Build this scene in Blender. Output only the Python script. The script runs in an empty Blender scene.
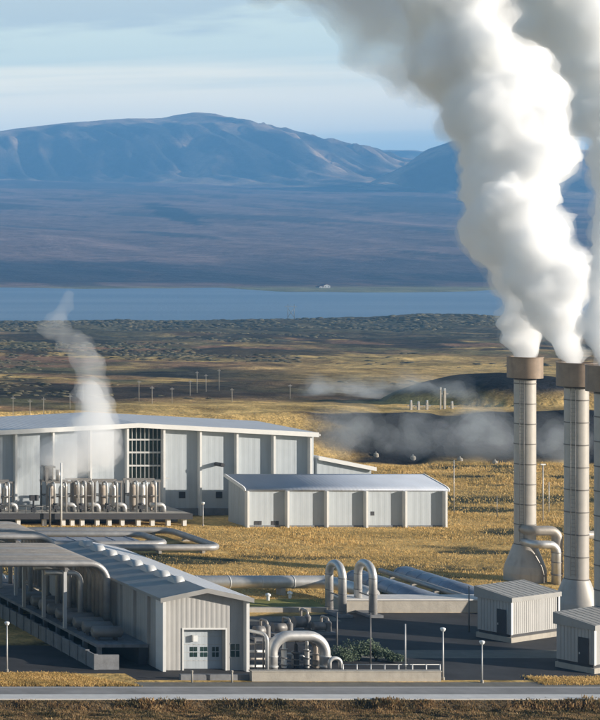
import bpy, bmesh, math, random
import numpy as np
from mathutils import Vector, noise, Matrix

random.seed(11)
S = bpy.context.scene
C = S.collection
PI = math.pi

# ------------------------------------------------------------------ camera calibration
F, CX, YH, H = 2000.0, -680.0, 240.0, 43.2      # focal length / principal point in photo pixels, eye height in metres
def XA(x, Y): return (x - CX) * Y / F
def ZA(y, Y): return H - (y - YH) * Y / F
def P(x, y, z=0.0):
    Y = (H - z) * F / (y - YH)
    return (XA(x, Y), Y, z)

cam = bpy.data.cameras.new('camera'); co = bpy.data.objects.new('camera', cam); C.objects.link(co)
co.location = (0, 0, H); co.rotation_euler = (math.radians(90), 0, 0)
cam.sensor_fit = 'HORIZONTAL'; cam.sensor_width = 36; cam.lens = 36 * F / 600
cam.shift_x = (300 - CX) / 600; cam.shift_y = (YH - 360) / 600
cam.clip_start = 1; cam.clip_end = 60000
S.camera = co

# ------------------------------------------------------------------ light
SUN_A, SUN_E = math.radians(62), math.radians(13.5)
sd = Vector((math.sin(SUN_A) * math.cos(SUN_E), -math.cos(SUN_A) * math.cos(SUN_E), math.sin(SUN_E)))
sl = bpy.data.lights.new('sun', 'SUN'); sl.energy = 5.0; sl.angle = math.radians(0.53); sl.color = (1.0, 0.91, 0.79)
so = bpy.data.objects.new('sun', sl); C.objects.link(so)
so.rotation_euler = sd.to_track_quat('Z', 'Y').to_euler(); so.location = (150, 100, 120)

W = bpy.data.worlds.new('World'); S.world = W; W.use_nodes = True
nt = W.node_tree; nt.nodes.clear()
def N(nt, t, **k):
    n = nt.nodes.new(t)
    for a, v in k.items():
        if a.startswith('i_'):
            key = a[2:]
            n.inputs[int(key) if key.isdigit() else key.replace('_', ' ')].default_value = v
        else: setattr(n, a, v)
    return n
def L(nt, a, b): nt.links.new(a, b)
def math_(nt, op, a, b=None, c=None, clamp=False):
    n = nt.nodes.new('ShaderNodeMath'); n.operation = op; n.use_clamp = clamp
    for i, v in enumerate((a, b, c)):
        if v is None: continue
        if isinstance(v, (int, float)): n.inputs[i].default_value = v
        else: nt.links.new(v, n.inputs[i])
    return n.outputs[0]
def mapr(nt, v, a, b, c=0.0, d=1.0, smooth=True):
    n = nt.nodes.new('ShaderNodeMapRange'); n.interpolation_type = 'SMOOTHSTEP' if smooth else 'LINEAR'
    nt.links.new(v, n.inputs[0])
    for i, q in enumerate((a, b, c, d)): n.inputs[i + 1].default_value = q
    return n.outputs[0]
def mixc(nt, f, a, b, bt='MIX'):
    n = nt.nodes.new('ShaderNodeMix'); n.data_type = 'RGBA'; n.blend_type = bt
    for i, v in ((0, f), (6, a), (7, b)):
        if isinstance(v, (int, float)): n.inputs[i].default_value = v
        elif isinstance(v, tuple): n.inputs[i].default_value = v if len(v) == 4 else (*v, 1)
        else: nt.links.new(v, n.inputs[i])
    return n.outputs[2]

sky = N(nt, 'ShaderNodeTexSky'); sky.sky_type = 'NISHITA'; sky.sun_disc = False
sky.sun_elevation = SUN_E; sky.sun_rotation = math.atan2(sd.x, sd.y)
sky.air_density = 1.0; sky.dust_density = 0.6; sky.ozone_density = 2.0; sky.altitude = 200
tc = N(nt, 'ShaderNodeTexCoord')
sep = N(nt, 'ShaderNodeSeparateXYZ'); L(nt, tc.outputs['Generated'], sep.inputs[0])
# thin high cloud: long level streaks, thicker towards the upper left
mp = N(nt, 'ShaderNodeMapping'); mp.inputs['Scale'].default_value = (9, 9, 60)
L(nt, tc.outputs['Generated'], mp.inputs[0])
n1 = N(nt, 'ShaderNodeTexNoise', i_Scale=1.0, i_Detail=7.0, i_Roughness=0.55); L(nt, mp.outputs[0], n1.inputs['Vector'])
mp2 = N(nt, 'ShaderNodeMapping'); mp2.inputs['Scale'].default_value = (3.5, 3.5, 90); L(nt, tc.outputs['Generated'], mp2.inputs[0])
n2 = N(nt, 'ShaderNodeTexNoise', i_Scale=1.0, i_Detail=4.0); L(nt, mp2.outputs[0], n2.inputs['Vector'])
high = math_(nt, 'ADD', sep.outputs['Z'], math_(nt, 'MULTIPLY', math_(nt, 'SUBTRACT', n1.outputs['Fac'], 0.5), 0.055))
m_gray = math_(nt, 'MULTIPLY', mapr(nt, high, 0.095, 0.106, 0, 0.95), mapr(nt, sep.outputs['Z'], 0.12, 0.16, 1, 0))
low = math_(nt, 'ABSOLUTE', math_(nt, 'SUBTRACT', math_(nt, 'ADD', sep.outputs['Z'], math_(nt, 'MULTIPLY', math_(nt, 'SUBTRACT', n2.outputs['Fac'], 0.5), 0.05)), 0.058))
m_cream = mapr(nt, low, 0.026, 0.004, 0, 0.95)
streak = math_(nt, 'MULTIPLY', mapr(nt, n2.outputs['Fac'], 0.45, 0.75, 0, 0.30), mapr(nt, sep.outputs['Z'], 0.115, 0.15, 1, 0))
base = mixc(nt, mapr(nt, sep.outputs['Z'], 0.115, 0.15, 0.85, 0.0), sky.outputs[0], (13.0, 13.5, 10.4))
c1 = mixc(nt, streak, base, (14.6, 14.4, 10.9))
c2 = mixc(nt, m_cream, c1, (20.6, 17.6, 11.8))
c3 = mixc(nt, m_gray, c2, (8.0, 8.5, 7.5))
bg = N(nt, 'ShaderNodeBackground'); bg.inputs['Strength'].default_value = 0.075
L(nt, c3, bg.inputs[0])
out = N(nt, 'ShaderNodeOutputWorld'); L(nt, bg.outputs[0], out.inputs['Surface'])

S.view_settings.view_transform = 'Standard'; S.view_settings.look = 'None'
S.view_settings.exposure = 0.48; S.view_settings.gamma = 1; S.view_settings.use_curve_mapping = False
S.render.engine = 'CYCLES'
cy = S.cycles
cy.max_bounces = 26; cy.diffuse_bounces = 3; cy.glossy_bounces = 3; cy.transmission_bounces = 4
cy.volume_bounces = 24; cy.transparent_max_bounces = 96
cy.sample_clamp_indirect = 6; cy.use_denoising = True
cy.use_adaptive_sampling = True; cy.adaptive_threshold = 0.015

# ------------------------------------------------------------------ materials
def mat(name, col, rough=0.6, metal=0.0, var=0.12, vscale=0.6, ribs=None, bump=0.0, bscale=3.0, rings=None, spec=0.4, stain=0.0):
    """procedural surface: colour with two scales of wear, optional ribs (axis, pitch in m, depth)"""
    m = bpy.data.materials.new(name); m.use_nodes = True; t = m.node_tree
    b = t.nodes['Principled BSDF']
    b.inputs['Roughness'].default_value = rough; b.inputs['Metallic'].default_value = metal
    b.inputs['Specular IOR Level'].default_value = spec
    g = N(t, 'ShaderNodeNewGeometry')
    no = N(t, 'ShaderNodeTexNoise', i_Scale=vscale, i_Detail=6.0, i_Roughness=0.65); L(t, g.outputs['Position'], no.inputs['Vector'])
    f = mapr(t, no.outputs['Fac'], 0.25, 0.75, 1 - var, 1 + var, False)
    c = mixc(t, 1.0, (*col, 1), f, 'MULTIPLY')
    if stain > 0:       # vertical run-off streaks
        mpn = N(t, 'ShaderNodeMapping'); mpn.inputs['Scale'].default_value = (1.6, 1.6, 0.12); L(t, g.outputs['Position'], mpn.inputs[0])
        ns = N(t, 'ShaderNodeTexNoise', i_Scale=1.0, i_Detail=5.0); L(t, mpn.outputs[0], ns.inputs['Vector'])
        c = mixc(t, mapr(t, ns.outputs['Fac'], 0.48, 0.78, 0, stain), c, (col[0] * .45, col[1] * .42, col[2] * .38))
    L(t, c, b.inputs['Base Color'])
    hgt = None
    if ribs:
        ax, pitch, depth = ribs
        sp = N(t, 'ShaderNodeSeparateXYZ'); L(t, g.outputs['Position'], sp.inputs[0])
        v = sp.outputs[ax]
        w = math_(t, 'SINE', math_(t, 'MULTIPLY', v, 2 * PI / pitch))
        w = mapr(t, w, -0.4, 0.4, 0, 1)
        bn = N(t, 'ShaderNodeBump', i_Strength=1.0, i_Distance=depth); L(t, w, bn.inputs['Height']); hgt = bn
    if bump > 0:
        nb = N(t, 'ShaderNodeTexNoise', i_Scale=bscale, i_Detail=8.0, i_Roughness=0.7); L(t, g.outputs['Position'], nb.inputs['Vector'])
        bn = N(t, 'ShaderNodeBump', i_Strength=1.0, i_Distance=bump); L(t, nb.outputs['Fac'], bn.inputs['Height'])
        if hgt: L(t, hgt.outputs[0], bn.inputs['Normal'])
        hgt = bn
    if hgt: L(t, hgt.outputs[0], b.inputs['Normal'])
    return m

M = dict(
    hall=mat('pale cladding', (0.44, 0.48, 0.51), 0.55, ribs=('X', 0.9, 0.007), var=0.05, stain=0.2),
    hallside=mat('pale side cladding', (0.42, 0.455, 0.48), 0.55, ribs=('Y', 0.9, 0.03), var=0.06, stain=0.25),
    white=mat('white painted trim', (0.74, 0.73, 0.70), 0.5, var=0.06),
    roofwhite=mat('pale metal roof', (0.55, 0.55, 0.56), 0.45, ribs=('X', 0.9, 0.03), var=0.10, vscale=0.25),
    roofblue=mat('blue grey metal roof', (0.40, 0.43, 0.49), 0.42, ribs=('X', 0.6, 0.008), var=0.10, vscale=0.3),
    warm=mat('warm grey cladding', (0.43, 0.42, 0.40), 0.55, ribs=('X', 0.5, 0.018), var=0.07, stain=0.3),
    warmside=mat('warm grey side cladding', (0.40, 0.39, 0.37), 0.55, ribs=('Y', 0.5, 0.018), var=0.07, stain=0.3),
    roofdark=mat('grey standing seam roof', (0.33, 0.32, 0.30), 0.55, ribs=('Y', 0.8, 0.008), var=0.15, vscale=0.5),
    glass=mat('dark window glass', (0.025, 0.05, 0.045), 0.12, var=0.5, vscale=0.9, spec=0.6),
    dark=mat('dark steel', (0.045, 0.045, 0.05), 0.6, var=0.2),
    steel=mat('grey steelwork', (0.22, 0.21, 0.20), 0.5, metal=0.3, var=0.2),
    galv=mat('galvanised steel', (0.55, 0.55, 0.54), 0.5, metal=0.2, var=0.1),
    pipe=mat('aluminium clad pipe', (0.60, 0.585, 0.56), 0.42, metal=0.55, var=0.14, vscale=1.2, bump=0.015, bscale=2.0),
    pipebrown=mat('weathered clad pipe', (0.36, 0.325, 0.285), 0.5, metal=0.3, var=0.2, vscale=0.9, bump=0.02, bscale=2.0),
    duct=mat('blue grey duct sheet', (0.24, 0.28, 0.35), 0.40, metal=0.3, var=0.2, vscale=0.5),
    beige=mat('beige vessel paint', (0.40, 0.34, 0.28), 0.5, var=0.15, vscale=1.5),
    stack=mat('stack sheet metal', (0.43, 0.40, 0.36), 0.5, metal=0.1, var=0.10, vscale=1.0, stain=0.35),
    cap=mat('stack hood sheet metal', (0.27, 0.20, 0.145), 0.55, metal=0.1, var=0.2, vscale=1.0, stain=0.5),
    seam=mat('seam band', (0.16, 0.145, 0.13), 0.6, var=0.2),
    concrete=mat('weathered concrete', (0.40, 0.365, 0.31), 0.85, var=0.18, vscale=0.7, bump=0.03, stain=0.3),
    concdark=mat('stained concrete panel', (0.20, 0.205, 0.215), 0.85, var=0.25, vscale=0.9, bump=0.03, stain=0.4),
    asphalt=mat('yard asphalt', (0.034, 0.034, 0.037), 0.85, var=0.7, vscale=0.16, bump=0.02, bscale=9),
    road=mat('worn road asphalt', (0.27, 0.26, 0.25), 0.85, var=0.3, vscale=0.3, bump=0.01, bscale=9),
    kerb=mat('pale kerb concrete', (0.62, 0.60, 0.57), 0.8, var=0.12, vscale=0.9),
    path=mat('gravel path', (0.17, 0.16, 0.135), 0.9, var=0.25, vscale=0.8, bump=0.04, bscale=6),
    lawn=mat('short yellow green grass', (0.22, 0.21, 0.05), 0.9, var=0.35, vscale=0.8, bump=0.08, bscale=5),
    lampwhite=mat('white lamp globe', (0.85, 0.85, 0.82), 0.3, var=0.03),
    bush=mat('bush leaves', (0.085, 0.115, 0.065), 0.7, var=0.5, vscale=3.0),
    pipegrey=mat('dull grey pipe', (0.36, 0.35, 0.34), 0.5, metal=0.4, var=0.2, vscale=0.9, bump=0.02, bscale=2.0),
    heath=mat('heath scrub', (0.135, 0.115, 0.065), 0.9, var=0.75, vscale=0.03, bump=.5, bscale=.9),
)

def grass_mat(name, cols, scale, transl=0.35):
    m = bpy.data.materials.new(name); m.use_nodes = True; t = m.node_tree
    b = t.nodes['Principled BSDF']; b.inputs['Roughness'].default_value = 0.8; b.inputs['Specular IOR Level'].default_value = 0.15
    g = N(t, 'ShaderNodeNewGeometry')
    mpn = N(t, 'ShaderNodeMapping'); mpn.inputs['Scale'].default_value = (scale * .45, scale, scale); L(t, g.outputs['Position'], mpn.inputs[0])
    no = N(t, 'ShaderNodeTexNoise', i_Scale=1.0, i_Detail=8.0, i_Roughness=0.72); L(t, mpn.outputs[0], no.inputs['Vector'])
    r = N(t, 'ShaderNodeValToRGB'); L(t, no.outputs['Fac'], r.inputs[0])
    el = r.color_ramp.elements
    pos = np.linspace(0.32, 0.68, len(cols))
    el[0].position = pos[0]; el[0].color = (*cols[0], 1); el[1].position = pos[-1]; el[1].color = (*cols[-1], 1)
    for p_, c_ in list(zip(pos, cols))[1:-1]:
        e = el.new(p_); e.color = (*c_, 1)
    rnd = N(t, 'ShaderNodeTexNoise', i_Scale=7.0, i_Detail=2.0); L(t, g.outputs['Position'], rnd.inputs['Vector'])
    c = mixc(t, 1.0, r.outputs[0], mapr(t, rnd.outputs['Fac'], .25, .75, .82, 1.18, False), 'MULTIPLY')
    L(t, c, b.inputs['Base Color'])
    if transl:
        tr = N(t, 'ShaderNodeBsdfTranslucent'); L(t, c, tr.inputs[0])
        mx = N(t, 'ShaderNodeMixShader'); mx.inputs[0].default_value = transl
        L(t, b.outputs[0], mx.inputs[1]); L(t, tr.outputs[0], mx.inputs[2])
        L(t, mx.outputs[0], t.nodes['Material Output'].inputs['Surface'])
    return m
M['gold'] = grass_mat('dry golden grass', [(0.30, 0.22, 0.09), (0.58, 0.40, 0.15), (0.76, 0.53, 0.215), (0.82, 0.61, 0.30)], 0.22)
M['brownveg'] = grass_mat('brown heath plants', [(0.03, 0.026, 0.016), (0.15, 0.12, 0.055), (0.36, 0.23, 0.11), (0.58, 0.42, 0.21)], 0.9)

def attr_mat(name, bumps, rough=0.95):
    """ground whose base colour zones are a vertex attribute, broken up by fine noise"""
    m = bpy.data.materials.new(name); m.use_nodes = True; t = m.node_tree
    b = t.nodes['Principled BSDF']; b.inputs['Roughness'].default_value = rough; b.inputs['Specular IOR Level'].default_value = 0.1
    a = N(t, 'ShaderNodeAttribute'); a.attribute_name = 'ground_colour'
    g = N(t, 'ShaderNodeNewGeometry'); c = a.outputs['Color']
    hgt = None
    for sc_, amt, dist in bumps:
        no = N(t, 'ShaderNodeTexNoise', i_Scale=sc_, i_Detail=8.0, i_Roughness=0.7); L(t, g.outputs['Position'], no.inputs['Vector'])
        c = mixc(t, 1.0, c, mapr(t, no.outputs['Fac'], .28, .72, 1 - amt, 1 + amt, False), 'MULTIPLY')
        bn = N(t, 'ShaderNodeBump', i_Strength=1.0, i_Distance=dist); L(t, no.outputs['Fac'], bn.inputs['Height'])
        if hgt: L(t, hgt.outputs[0], bn.inputs['Normal'])
        hgt = bn
    L(t, c, b.inputs['Base Color']); L(t, hgt.outputs[0], b.inputs['Normal'])
    return m

def volume_mat(name, col, dens, aniso=0.0):
    m = bpy.data.materials.new(name); m.use_nodes = True; t = m.node_tree; t.nodes.clear()
    v = N(t, 'ShaderNodeVolumePrincipled'); v.inputs['Color'].default_value = (*col, 1)
    v.inputs['Density'].default_value = dens; v.inputs['Anisotropy'].default_value = aniso
    v.inputs['Density Attribute'].default_value = ''
    o = N(t, 'ShaderNodeOutputMaterial'); L(t, v.outputs[0], o.inputs['Volume'])
    return m

# ------------------------------------------------------------------ mesh helpers
WL = {}      # world location of every root / part, so that parts can be written in world coordinates
class MB:
    def __init__(s): s.v = []; s.f = []; s.sm = []
    def add(s, vs, fs, smooth=False):
        o = len(s.v); s.v += [tuple(p) for p in vs]
        for f in fs: s.f.append([i + o for i in f]); s.sm.append(smooth)
        return s
    def box(s, x0, x1, y0, y1, z0, z1):
        x0, x1 = sorted((x0, x1)); y0, y1 = sorted((y0, y1)); z0, z1 = sorted((z0, z1))
        return s.add([(x, y, z) for z in (z0, z1) for x, y in ((x0, y0), (x1, y0), (x1, y1), (x0, y1))],
              [(3, 2, 1, 0), (4, 5, 6, 7), (0, 1, 5, 4), (1, 2, 6, 5), (2, 3, 7, 6), (3, 0, 4, 7)])
    def obox(s, o, ang, a0, a1, b0, b1, z0, z1):
        """box in a frame turned by ang about z at o"""
        ca, sa = math.cos(ang), math.sin(ang)
        pt = lambda a, b, z: (o[0] + a * ca - b * sa, o[1] + a * sa + b * ca, z)
        return s.add([pt(a, b, z) for z in (z0, z1) for a, b in ((a0, b0), (a1, b0), (a1, b1), (a0, b1))],
              [(3, 2, 1, 0), (4, 5, 6, 7), (0, 1, 5, 4), (1, 2, 6, 5), (2, 3, 7, 6), (3, 0, 4, 7)])
    def prism(s, prof, axis, a, b, smooth=False):
        n = len(prof)
        def pt(u, v, w):
            return {'x': (w, u, v), 'y': (u, w, v), 'z': (u, v, w)}[axis]
        vs = [pt(u, v, a) for u, v in prof] + [pt(u, v, b) for u, v in prof]
        s.add(vs, [tuple(range(n))[::-1], tuple(range(n, 2 * n))])
        o = len(s.v) - 2 * n
        for i in range(n):
            j = (i + 1) % n
            s.f.append([o + i, o + j, o + n + j, o + n + i]); s.sm.append(smooth)
        return s
    def tube(s, path, r, n=14, caps=True, smooth=True):
        path = [Vector(p) for p in path]
        rs = r if isinstance(r, (list, tuple)) else [r] * len(path)
        rings = []; prev = None
        for i, p in enumerate(path):
            a = path[max(i - 1, 0)]; b = path[min(i + 1, len(path) - 1)]
            t = (b - a).normalized()
            if prev is None:
                u = t.orthogonal().normalized()
            else:
                u = (prev - t * prev.dot(t)).normalized()
            prev = u; w = t.cross(u)
            rings.append([p + (u * math.cos(2 * PI * k / n) + w * math.sin(2 * PI * k / n)) * rs[i] for k in range(n)])
        o = len(s.v)
        for rg in rings: s.v += [tuple(q) for q in rg]
        for i in range(len(rings) - 1):
            for k in range(n):
                k2 = (k + 1) % n
                s.f.append([o + i * n + k, o + i * n + k2, o + (i + 1) * n + k2, o + (i + 1) * n + k]); s.sm.append(smooth)
        if caps:
            s.f.append([o + k for k in range(n)][::-1]); s.sm.append(False)
            e = o + (len(rings) - 1) * n
            s.f.append([e + k for k in range(n)]); s.sm.append(False)
        return s
    def lathe(s, c, prof, n=32, close=True):
        """profile [(r, z)] about the vertical through c; split at sharp corners so shading stays crisp"""
        for (r0, z0), (r1, z1) in zip(prof[:-1], prof[1:]):
            o = len(s.v)
            for r, z in ((r0, z0), (r1, z1)):
                s.v += [(c[0] + r * math.cos(2 * PI * k / n), c[1] + r * math.sin(2 * PI * k / n), c[2] + z) for k in range(n)]
            for k in range(n):
                k2 = (k + 1) % n
                s.f.append([o + k, o + k2, o + n + k2, o + n + k]); s.sm.append(True)
        return s
    def dome(s, c, r, zs=1.0, n=14, m=5):
        prof = [(r * math.cos(i * PI / 2 / m), r * zs * math.sin(i * PI / 2 / m)) for i in range(m + 1)]
        prof[-1] = (0.01 * r, r * zs)
        return s.lathe(c, prof, n)
    def build(s, name, m, parent=None, loc=None):
        l = Vector(loc) if loc is not None else (WL[parent.name] if parent else Vector((0, 0, 0)))
        me = bpy.data.meshes.new(name)
        me.from_pydata([tuple(Vector(p) - l) for p in s.v], [], s.f)
        me.polygons.foreach_set('use_smooth', s.sm)
        me.materials.append(M[m] if isinstance(m, str) else m); me.update()
        o = bpy.data.objects.new(name, me); C.objects.link(o)
        if parent: o.parent = parent
        else: o.location = l
        WL[o.name] = l
        return o

def bend(pts, r, n=7):
    """polyline with rounded corners"""
    pts = [Vector(p) for p in pts]; outp = [pts[0]]
    for a, b, c in zip(pts[:-2], pts[1:-1], pts[2:]):
        d1 = (a - b).normalized(); d2 = (c - b).normalized()
        ang = d1.angle(d2); q = min(r / math.tan(ang / 2), (a - b).length * .499, (c - b).length * .499)
        rr = q * math.tan(ang / 2)
        cen = b + (d1 + d2).normalized() * (rr / math.sin(ang / 2))
        s0 = b + d1 * q - cen; s1 = b + d2 * q - cen
        tot = s0.angle(s1); axis = s0.cross(s1).normalized()
        for k in range(n + 1):
            outp.append(cen + Matrix.Rotation(tot * k / n, 3, axis) @ s0)
    outp.append(pts[-1]); return outp

def tag(o, label, cat, group=None, kind=None):
    if label: o['label'] = label
    if cat: o['category'] = cat
    if group: o['group'] = group
    if kind: o['kind'] = kind
    return o
def thing(name, label, cat, loc, group=None):
    o = bpy.data.objects.new(name, None); C.objects.link(o); o.location = loc; o.empty_display_size = 1
    WL[o.name] = Vector(loc)
    return tag(o, label, cat, group)
def dup(r, loc, label, rot=0.0, scale=None):
    c = r.copy(); C.objects.link(c); c.location = loc; c['label'] = label; c.rotation_euler = (0, 0, rot); WL[c.name] = Vector(loc)
    if scale: c.scale = scale
    for ch in list(r.children):
        d = ch.copy(); C.objects.link(d); d.parent = c; WL[d.name] = Vector(loc)
        for g in list(ch.children):
            e = g.copy(); C.objects.link(e); e.parent = d
    return c
def struct(o): o['kind'] = 'structure'; return o
def sst(a, b, v):
    t = min(1, max(0, (v - a) / (b - a))); return t * t * (3 - 2 * t)
def fbm(x, y, z=0.0, o=4): return noise.fractal((x, y, z), 1.0, 2.0, o)

# ------------------------------------------------------------------ terrain
def gz(X, Y):
    """ground height: plant platform, lava step behind it, heath falling to the lake, hill under the camera"""
    if Y < 187.9:
        t = 186.6 - Y
        z = -0.85 * sst(-1.3, -.2, t) + max(0, t - 1.5) * 0.14
        return z + (0.25 * fbm(X * .25, Y * .25) * sst(0.5, 4, t))
    x = X * F / Y + CX
    step = 389 + 5 * fbm(X * .03, 3.1) - 0.05 * max(0, X - 215)
    z = 8.0 * sst(step, step + 19, Y)
    if Y > 335:
        z += 0.5 * fbm(X * .06, Y * .06) * sst(335, 360, Y)
    if Y > 425:
        u = min(1, (Y - 425) / (2075 - 425))
        z -= 48.6 * u ** 0.82
        z += (0.8 + 3.2 * u) * fbm(X * .012, Y * .012, 5.0, 5) * sst(425, 560, Y) * (1 - 0.75 * sst(1900, 2080, Y))
        z += 7.5 * math.exp(-((X - 1040) / 130) ** 2 - ((Y - 1870) / 130) ** 2)
        if Y > 2075: z -= (Y - 2075) * 0.05
    if 384 < Y < 412: z += (1.1 * fbm(X * .12, Y * .12, 3.0, 5)) * sst(386, 394, Y) * (1 - sst(404, 411, Y)) * sst(190, 205, X)
    # dark mound right of the switchyard
    q = ((X - 268) / 24) ** 2 + ((Y - 452) / 30) ** 2
    z += 7.0 * max(0.0, 1 - q) ** 0.8 if q < 1 else 0
    q = ((X - 320) / 40) ** 2 + ((Y - 470) / 34) ** 2
    z += 6.0 * max(0.0, 1 - q) ** 0.8 if q < 1 else 0
    return z

def bare(X, Y):
    """dark mossy strips with no dry grass: two long ones in the field and scattered patches"""
    x = X * F / Y + CX
    a = sst(.14, .38, fbm(X * .03, Y * .10, 9.0, 5))
    b = sst(360, 400, x) * (1 - sst(470, 520, x)) * math.exp(-((Y - 263 - 2.5 * fbm(X * .1, 2.0)) / 2.6) ** 2) * sst(-.35, .05, fbm(X * .12, Y * .2, 31.))
    c = sst(440, 455, x) * math.exp(-((Y - 332 - 4 * fbm(X * .08, 5.0)) / 6) ** 2)
    d = sst(130, 200, x) * (1 - sst(330, 380, x)) * math.exp(-((Y - 272 - 2.5 * fbm(X * .1, 8.0)) / 2.2) ** 2) * sst(-.2, .2, fbm(X * .1, Y * .2, 37.))
    return min(1, max(a, b * 1.3, c * 1.2, d))
GOLD, GOLD2, BROWN, OLIVE, DARK, SOIL, HEATH = [np.array(c) for c in (
    (0.66, 0.44, 0.165), (0.44, 0.30, 0.11), (0.27, 0.155, 0.09), (0.14, 0.125, 0.065), (0.040, 0.036, 0.030), (0.022, 0.022, 0.025), (0.125, 0.108, 0.062))]
def gcol(X, Y):
    if Y < 188: return np.array((0.13, 0.095, 0.055)) * (1 + .7 * fbm(X * .5, Y * .5))
    a = fbm(X * .02, Y * .07, 1.7, 5)
    c = GOLD * (1 - sst(-.1, .6, a)) + GOLD2 * sst(-.1, .6, a)
    if Y < 385:
        st = fbm(X * .012, Y * .09, 44.0, 5)
        c = c * (1 + .35 * st)
        d = bare(X, Y)
        c = c * (1 - d) + np.array((0.075, 0.07, 0.035)) * d
        g = sst(320, 335, Y) * (1 - sst(338, 350, Y)) * sst(-.2, .3, fbm(X * .06, Y * .1, 4.0))
        c = c * (1 - g * .8) + np.array((0.055, 0.06, 0.03)) * g * .8
    soil = sst(194, 206, X + 5 * fbm(Y * .2, 3.)) * sst(384, 391, Y + 4 * fbm(X * .08, Y * .08)) * (1 - sst(407, 411, Y + 3 * fbm(X * .08, Y * .08, 3.)))
    q = min(((X - 268) / 24) ** 2 + ((Y - 452) / 30) ** 2, ((X - 320) / 40) ** 2 + ((Y - 470) / 34) ** 2)
    soil = max(soil, (1 - sst(.55, 1.0, q)) * sst(-.35, .0, fbm(X * .05, Y * .05, 7.) + .35))  # mounds' shaded slope put into the colour as dark soil
    if Y > 410:
        u = (Y - 410) / 1665; xr = X / Y
        b = fbm(X * .012, Y * .007, 2.2, 6) + 0.35 * fbm(X * .05, Y * .03, 8.2, 4)
        gold_band = math.exp(-((Y - 720) / 190) ** 2) * sst(.42, .53, xr + .03 * b) * .9
        near_gold = (1 - sst(445, 500, Y + 40 * b)) * sst(.36, .43, xr)
        w = sst(-.45, .05, b + .12) * (1 - gold_band) * (1 - near_gold)
        k = sst(-.3, .3, fbm(X * .02, Y * .012, 6.6, 5))
        mid = BROWN * (1 - k) + OLIVE * k
        c = c * (1 - w) + mid * w
        dk = sst(.0, .22, fbm(X * .010, Y * .008, 11.4, 5) + .30 * fbm(X * .06, Y * .04, 3.3) + .12 * math.exp(-((Y - 560) / 80) ** 2)) * sst(430, 490, Y) * (1 - gold_band) * (1 - near_gold)
        c = c * (1 - dk * .9) + DARK * dk * .9
        far = sst(.42, .75, u + .16 * fbm(X * .01, Y * .006, 1.1))
        hm = HEATH * (1 + .8 * fbm(X * .03, Y * .014, 15.0, 5))
        c = c * (1 - far * .85) + hm * far * .85
        c = c * max(.3, 1 + .55 * fbm(X * .10, Y * .05, 21.0, 4) + .35 * fbm(X * .3, Y * .15, 5.0, 3))
    return c * (1 - soil) + SOIL * soil * max(.3, 1 + .9 * fbm(X * .15, Y * .15, 2.0, 5) + 1.2 * sst(.15, .5, fbm(X * .05, Y * .09, 12.0))) 

def sheet(name, rows, cols, hz, col, m):
    """grid sheet; cols gives the X values of each row"""
    vs = []; cs = []
    for Y in rows:
        for X in cols(Y):
            vs.append((X, Y, hz(X, Y))); cc = col(X, Y); cs += [max(0, cc[0]), max(0, cc[1]), max(0, cc[2]), 1]
    n = len(cols(rows[0])); fs = []
    for i in range(len(rows) - 1):
        for j in range(n - 1):
            a = i * n + j; fs.append((a, a + 1, a + n + 1, a + n))
    me = bpy.data.meshes.new(name); me.from_pydata(vs, [], fs)
    at = me.attributes.new('ground_colour', 'FLOAT_COLOR', 'POINT'); at.data.foreach_set('color', cs)
    me.polygons.foreach_set('use_smooth', [True] * len(fs)); me.materials.append(m); me.update()
    o = bpy.data.objects.new(name, me); C.objects.link(o); return struct(o)

rows = [-60, -20, 20, 60, 100, 130, 150] + list(np.arange(156, 184, 1.0)) + list(np.arange(184, 189, 0.35)) + list(np.arange(190, 386, 1.2)) \
       + list(np.arange(386, 415, 0.8)) + list(np.arange(415, 520, 1.7))
y_ = 520.0
while y_ < 2250: rows.append(y_); y_ *= 1.0052
rat = np.concatenate([np.linspace(-.5, .30, 14), np.linspace(.31, .67, 230), np.linspace(.69, 1.6, 14)])
def ter_cols(Y):
    Yc = max(Y, 190.0); return [r * Yc for r in rat]
sheet('ground', rows, ter_cols, gz, gcol, attr_mat('heath ground', [(0.05, .25, 1.2), (0.35, .45, .5), (1.6, .45, .15)]))

# lake
wm = bpy.data.materials.new('lake water'); wm.use_nodes = True; t = wm.node_tree
b = t.nodes['Principled BSDF']; b.inputs['Roughness'].default_value = 0.35; b.inputs['Specular IOR Level'].default_value = 0.22
g = N(t, 'ShaderNodeNewGeometry')
mpn = N(t, 'ShaderNodeMapping'); mpn.inputs['Scale'].default_value = (.0012, .006, 1); L(t, g.outputs['Position'], mpn.inputs[0])
no = N(t, 'ShaderNodeTexNoise', i_Scale=1.0, i_Detail=6.0); L(t, mpn.outputs[0], no.inputs['Vector'])
L(t, mixc(t, mapr(t, no.outputs['Fac'], .35, .7), (0.20, 0.29, 0.38), (0.30, 0.38, 0.45)), b.inputs['Base Color'])
nb = N(t, 'ShaderNodeTexNoise', i_Scale=.25, i_Detail=5.0); L(t, g.outputs['Position'], nb.inputs['Vector'])
bn = N(t, 'ShaderNodeBump', i_Strength=1.0, i_Distance=1.2); L(t, nb.outputs['Fac'], bn.inputs['Height']); L(t, bn.outputs[0], b.inputs['Normal'])
struct(MB().add([(-3500, 1950, -40), (8000, 1950, -40), (8000, 4400, -40), (-3500, 4400, -40)], [(0, 1, 2, 3)]).build('lake', wm))

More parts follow.
